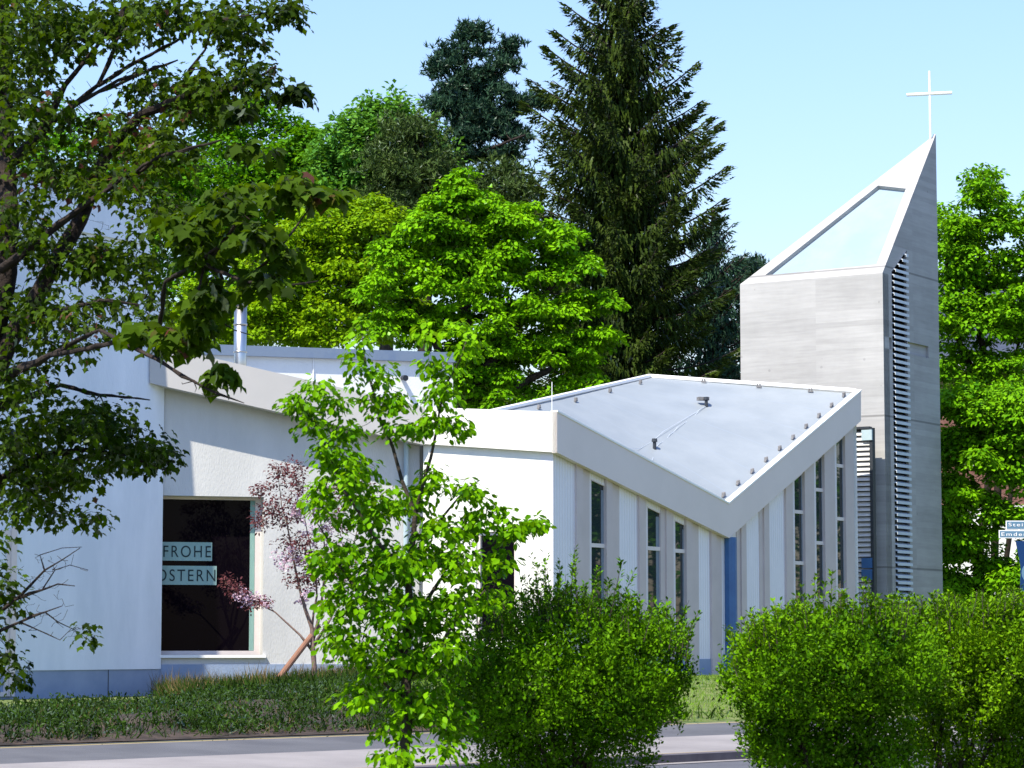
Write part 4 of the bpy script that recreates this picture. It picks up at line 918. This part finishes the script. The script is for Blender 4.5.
# --- dark maple at the left
Ym = 14
tb = P(-75,645,Ym); tb.z = -.2
ml = [[(npv(tb),.14)]+PP([(-60,560,Ym,.12),(-45,450,Ym,.10),(-25,400,Ym,.085),(10,340,Ym,.05),(35,300,Ym,.045),(55,262,Ym,.042),(80,220,Ym,.04),(92,190,Ym,.036),(105,158,Ym,.03),(140,115,Ym-.2,.024),(186,96,Ym-.4,.017),(228,91,Ym-.6,.012),(255,80,Ym-.7,.008),(276,66,Ym-.8,.005)]),
      [(npv(P(-25,400,Ym)),.08)]+PP([(0,300,Ym,.07),(8,220,Ym,.06),(5,120,Ym+.2,.045),(2,20,Ym+.3,.04),(0,-120,Ym,.02)]),
      PP([(8,165,Ym,.035),(40,135,Ym,.02),(65,85,Ym,.014),(94,50,Ym,.010),(120,15,Ym,.006),(130,-20,Ym,.004)]),
      PP([(20,155,Ym,.02),(60,115,Ym,.014),(98,85,Ym,.011),(117,40,Ym,.008),(125,5,Ym,.005)]),
      PP([(60,115,Ym,.013),(98,92,Ym-.1,.010),(145,72,Ym-.2,.008),(178,60,Ym-.2,.004)]),
      PP([(98,86,Ym,.011),(140,60,Ym,.009),(175,42,Ym,.007),(206,22,Ym,.005),(240,0,Ym,.003)]),
      PP([(176,95,Ym-.3,.010),(205,50,Ym-.3,.006),(215,20,Ym-.4,.004),(260,14,Ym-.5,.003),(300,5,Ym-.5,.002)]),
      PP([(0,270,Ym-.3,.025),(50,232,Ym-.4,.018),(85,205,Ym-.5,.014),(120,180,Ym-.6,.010),(160,156,Ym-.8,.008),(221,140,Ym-1,.004)]),
      PP([(-20,390,Ym,.03),(50,355,Ym-.6,.014),(105,345,Ym-1,.011),(160,326,Ym-1.3,.009),(165,282,Ym-1.6,.008),(200,262,Ym-1.8,.009),(225,240,Ym-2,.007),(244,215,Ym-2.1,.004)]),
      PP([(200,262,Ym-1.8,.008),(244,281,Ym-2,.007),(273,256,Ym-2,.006),(290,235,Ym-2,.005),(309,209,Ym-2,.003)]),
      PP([(244,282,Ym-2,.006),(283,286,Ym-2.1,.004),(318,281,Ym-2.2,.002)]),
      PP([(50,355,Ym-.6,.010),(100,330,Ym-1,.008),(140,351,Ym-1.4,.010),(172,369,Ym-1.6,.008),(205,388,Ym-1.7,.005),(244,403,Ym-1.8,.002)]),
      PP([(205,262,Ym-1.8,.006),(195,305,Ym-1.8,.005),(234,330,Ym-1.8,.003),(254,336,Ym-1.8,.002)]),
      PP([(20,320,Ym,.02),(70,308,Ym-.4,.012),(100,300,Ym-.6,.008),(140,305,Ym-.6,.004)]),
      PP([(-35,430,Ym,.05),(0,480,Ym+.3,.028),(40,455,Ym+.4,.018),(85,450,Ym+.4,.012),(125,455,Ym+.4,.008),(165,470,Ym+.4,.004)]),
      PP([(-20,410,Ym,.04),(20,400,Ym+.2,.02),(60,385,Ym+.3,.012),(100,395,Ym+.3,.008),(150,400,Ym+.3,.003)]),
      PP([(-50,650,Ym,.03),(-10,620,Ym-.3,.012),(20,596,Ym-.3,.008),(45,570,Ym-.3,.005),(62,560,Ym-.3,.003),(80,548,Ym-.3,.002)]),
      PP([(15,600,Ym-.3,.006),(42,590,Ym-.3,.005),(58,584,Ym-.3,.004),(75,586,Ym-.3,.002)]), PP([(45,572,Ym-.3,.005),(40,555,Ym-.3,.003),(62,548,Ym-.3,.002),(82,547,Ym-.3,.0015)]),
      PP([(42,590,Ym-.3,.004),(55,570,Ym-.3,.003),(70,565,Ym-.3,.002),(88,570,Ym-.3,.0015)]),
      PP([(-20,640,Ym-.3,.010),(20,622,Ym-.3,.006),(45,612,Ym-.3,.004),(62,606,Ym-.3,.002)]), PP([(20,622,Ym-.3,.005),(38,630,Ym-.3,.003),(60,640,Ym-.3,.002),(72,628,Ym-.3,.0015)]), PP([(45,612,Ym-.3,.004),(58,622,Ym-.3,.003),(75,630,Ym-.3,.0015)])]
mblobs = [(30,30,55,45,Ym,.8,70),(20,110,45,50,Ym,.8,55),(95,20,50,28,Ym,.6,40),(160,15,50,18,Ym,.6,34),(225,15,40,14,Ym-.3,.5,30),(285,8,24,8,Ym-.5,.2,12),(240,40,22,14,Ym-.4,.3,12),
      (200,100,45,22,Ym-.3,.4,34),(262,78,16,12,Ym-.7,.3,12),(225,75,28,14,Ym-.5,.3,16),(150,85,35,18,Ym,.5,18),(120,130,50,22,Ym,.5,30),(60,170,45,22,Ym,.6,30),(110,180,40,20,Ym-.3,.5,22),(170,150,40,20,Ym-.4,.5,28),
      (20,220,35,40,Ym,.8,34),(70,255,45,22,Ym,.6,26),(120,260,45,25,Ym-.3,.5,30),(165,215,40,25,Ym-.6,.5,26),(30,310,40,35,Ym,.7,30),(90,310,45,22,Ym-.4,.5,20),(150,300,30,22,Ym-.6,.5,14),(20,380,40,30,Ym,.6,26),(70,345,30,12,Ym-.2,.4,8),
      (20,440,40,28,Ym+.3,.6,34),(75,425,45,20,Ym+.3,.5,34),(130,450,40,18,Ym+.4,.4,30),(60,470,55,18,Ym+.3,.5,36),(160,455,18,16,Ym+.4,.3,10),(110,415,30,15,Ym+.3,.4,14),(20,500,30,20,Ym+.3,.5,18),(55,512,16,8,Ym+.3,.3,6),(90,515,10,8,Ym+.3,.2,4),(-5,590,18,60,Ym-.2,.3,20),(8,670,12,25,Ym-.2,.2,8),(88,635,8,5,Ym-.3,.1,2),(-60,200,60,250,Ym,1,60),(-20,-60,160,40,Ym,1,60),(150,-50,120,30,Ym,1,30)]
# bigger hanging leaf clusters on the nearest branches
t = thing('maple_tree','dark maple with black limbs and hanging leaves reaching in from the left edge','tree',tuple(tb))
C = in_blobs(mblobs)
NB = [(185,215,26,16,Ym-1.8,.2,9),(240,195,25,18,Ym-2,.2,10),(290,185,28,10,Ym-2,.2,8),(320,190,18,10,Ym-2,.2,5),(205,245,28,14,Ym-1.8,.2,9),(250,235,28,16,Ym-2,.2,10),(285,250,18,12,Ym-2,.2,5),(215,290,30,12,Ym-1.8,.2,9),(262,275,28,10,Ym-2,.2,8),(180,335,26,16,Ym-1.5,.2,9),(200,320,20,12,Ym-1.6,.2,5),(230,372,16,8,Ym-1.7,.1,5),(255,145,20,8,Ym-1,.15,4),(296,92,14,6,Ym-.8,.1,3),(240,105,24,9,Ym-.8,.15,5),(155,330,20,18,Ym-1.3,.2,7)]
C3 = in_blobs(NB)
grow(ml, np.vstack([C, C3]), .12, .0032, sides=5).build('trunk', M['bark_dark'], t, smooth=True)
C4 = in_blobs([(45,575,30,25,Ym-.3,.12,34),(65,560,22,14,Ym-.3,.08,16),(50,615,30,20,Ym-.3,.12,24),(75,632,14,10,Ym-.3,.08,8),(100,330,60,20,Ym-.8,.3,20),(120,120,70,50,Ym-.2,.4,30),(60,230,60,60,Ym-.2,.4,26),(200,390,30,10,Ym-1.7,.1,6)])
grow(ml, C4, .06, .0024, sides=4, bend=.3).build('twigs', M['bark_dark'], t)
pos, tp, n_ = cloud(C, 17, .12, .8, .3, .9)
leaves('crown', T_maple, pos, tp, n_, .043*RNG.uniform(.55,1.25,len(pos)), M['l_maple'], t, width=.85)
pos, tp, n_ = cloud(C3, 12, .080, .5, .6, 1.1)
leaves('hanging_leaves', T_maple, pos, tp, n_, .072*RNG.uniform(.6,1.2,len(pos)), M['l_maple'], t, width=.95)

# --- ground cover
def blades(name, pts, h, mat, lean=.35, wd=.10, kind='stuff', T=T_blade):
    n = len(pts); tip = np.tile([0,0,1.0],(n,1))+RNG.normal(size=(n,3))*lean
    return leaves(name, T, pts, tip, RNG.normal(size=(n,3)), h, M[mat], None, width=wd, kind=kind)
def scatter(n, t0, t1, q0, q1, clump=0):
    t = RNG.uniform(t0,t1,n); q = RNG.uniform(q0,q1,n)
    x = P0.x+RD.x*t+RM.x*q; y = P0.y+RD.y*t+RM.y*q
    if clump:
        k = np.sin(x*3.1+y*1.3)+np.sin(x*1.1-y*2.7+2)+np.sin(x*6.3+y*5.1)*.6+RNG.normal(size=n)*.4; m = k > clump; x, y = x[m], y[m]
    z = np.array([ground_z(a,b) for a,b in zip(x,y)]); return np.stack([x,y,z+.02],1)
p = scatter(9000, -22, .5, .25, 8.5, clump=-.15)
k = 28; pp = np.repeat(p, k, axis=0); hh = np.repeat(RNG.uniform(.05,.22,len(p)), k); sc_ = RNG.random(len(pp))
pp[:,:2] += RNG.normal(size=(len(pp),2))*.085; pp[:,2] += hh*sc_
leaves('weeds', T_ovate, pp, RNG.normal(size=(len(pp),3))+np.array([0,0,.9]), RNG.normal(size=(len(pp),3)), .048*RNG.uniform(.4,1.4,len(pp)), M['l_weed'], None, width=.6, kind='stuff')
# dried grass along the foot of the window wall
a = RNG.uniform(FB.px(150,600)[0], -.3, 9000); d = RNG.uniform(.05, 3.2, 9000); pts = [FB.w(s_, 0, q) for s_, q in zip(a, d)]
pts = np.array([(p.x, p.y, ground_z(p.x,p.y)+.01) for p in pts])
cl = .75+.35*np.sin(pts[:,0]*4.1)*np.cos(pts[:,1]*3.3)+RNG.normal(size=len(pts))*.12
blades('dry_grass', pts, np.clip(cl,.3,1.3)*RNG.uniform(.2,.5,len(pts)), 'l_dry', .32, .035)
a = RNG.uniform(FB.px(150,600)[0], .8, 9000); d = RNG.uniform(.5, 5, 9000); pts = [FB.w(s_, 0, q) for s_, q in zip(a, d)]
pts = np.array([(p.x, p.y, ground_z(p.x,p.y)+.01) for p in pts])
blades('rough_grass', pts, RNG.uniform(.12,.42,len(pts)), 'l_weed', .5, .07)
p = scatter(26000, -1.5, 14, .12, 9)
blades('lawn_grass', p, RNG.uniform(.03,.10,len(p)), 'l_grass', .6, .16)
p = scatter(20000, -14, 2, -9.6, -7.8)
blades('verge_grass', p, RNG.uniform(.04,.16,len(p)), 'l_grass', .5, .09)
p = scatter(26000, -22, .5, .2, 7)
blades('rough_grass', p, RNG.uniform(.05,.2,len(p)), 'l_weed', .6, .09)
p = scatter(14000, -22, .5, .2, 7, clump=.2)
blades('dry_grass', p, RNG.uniform(.05,.2,len(p)), 'l_dry', .8, .06)
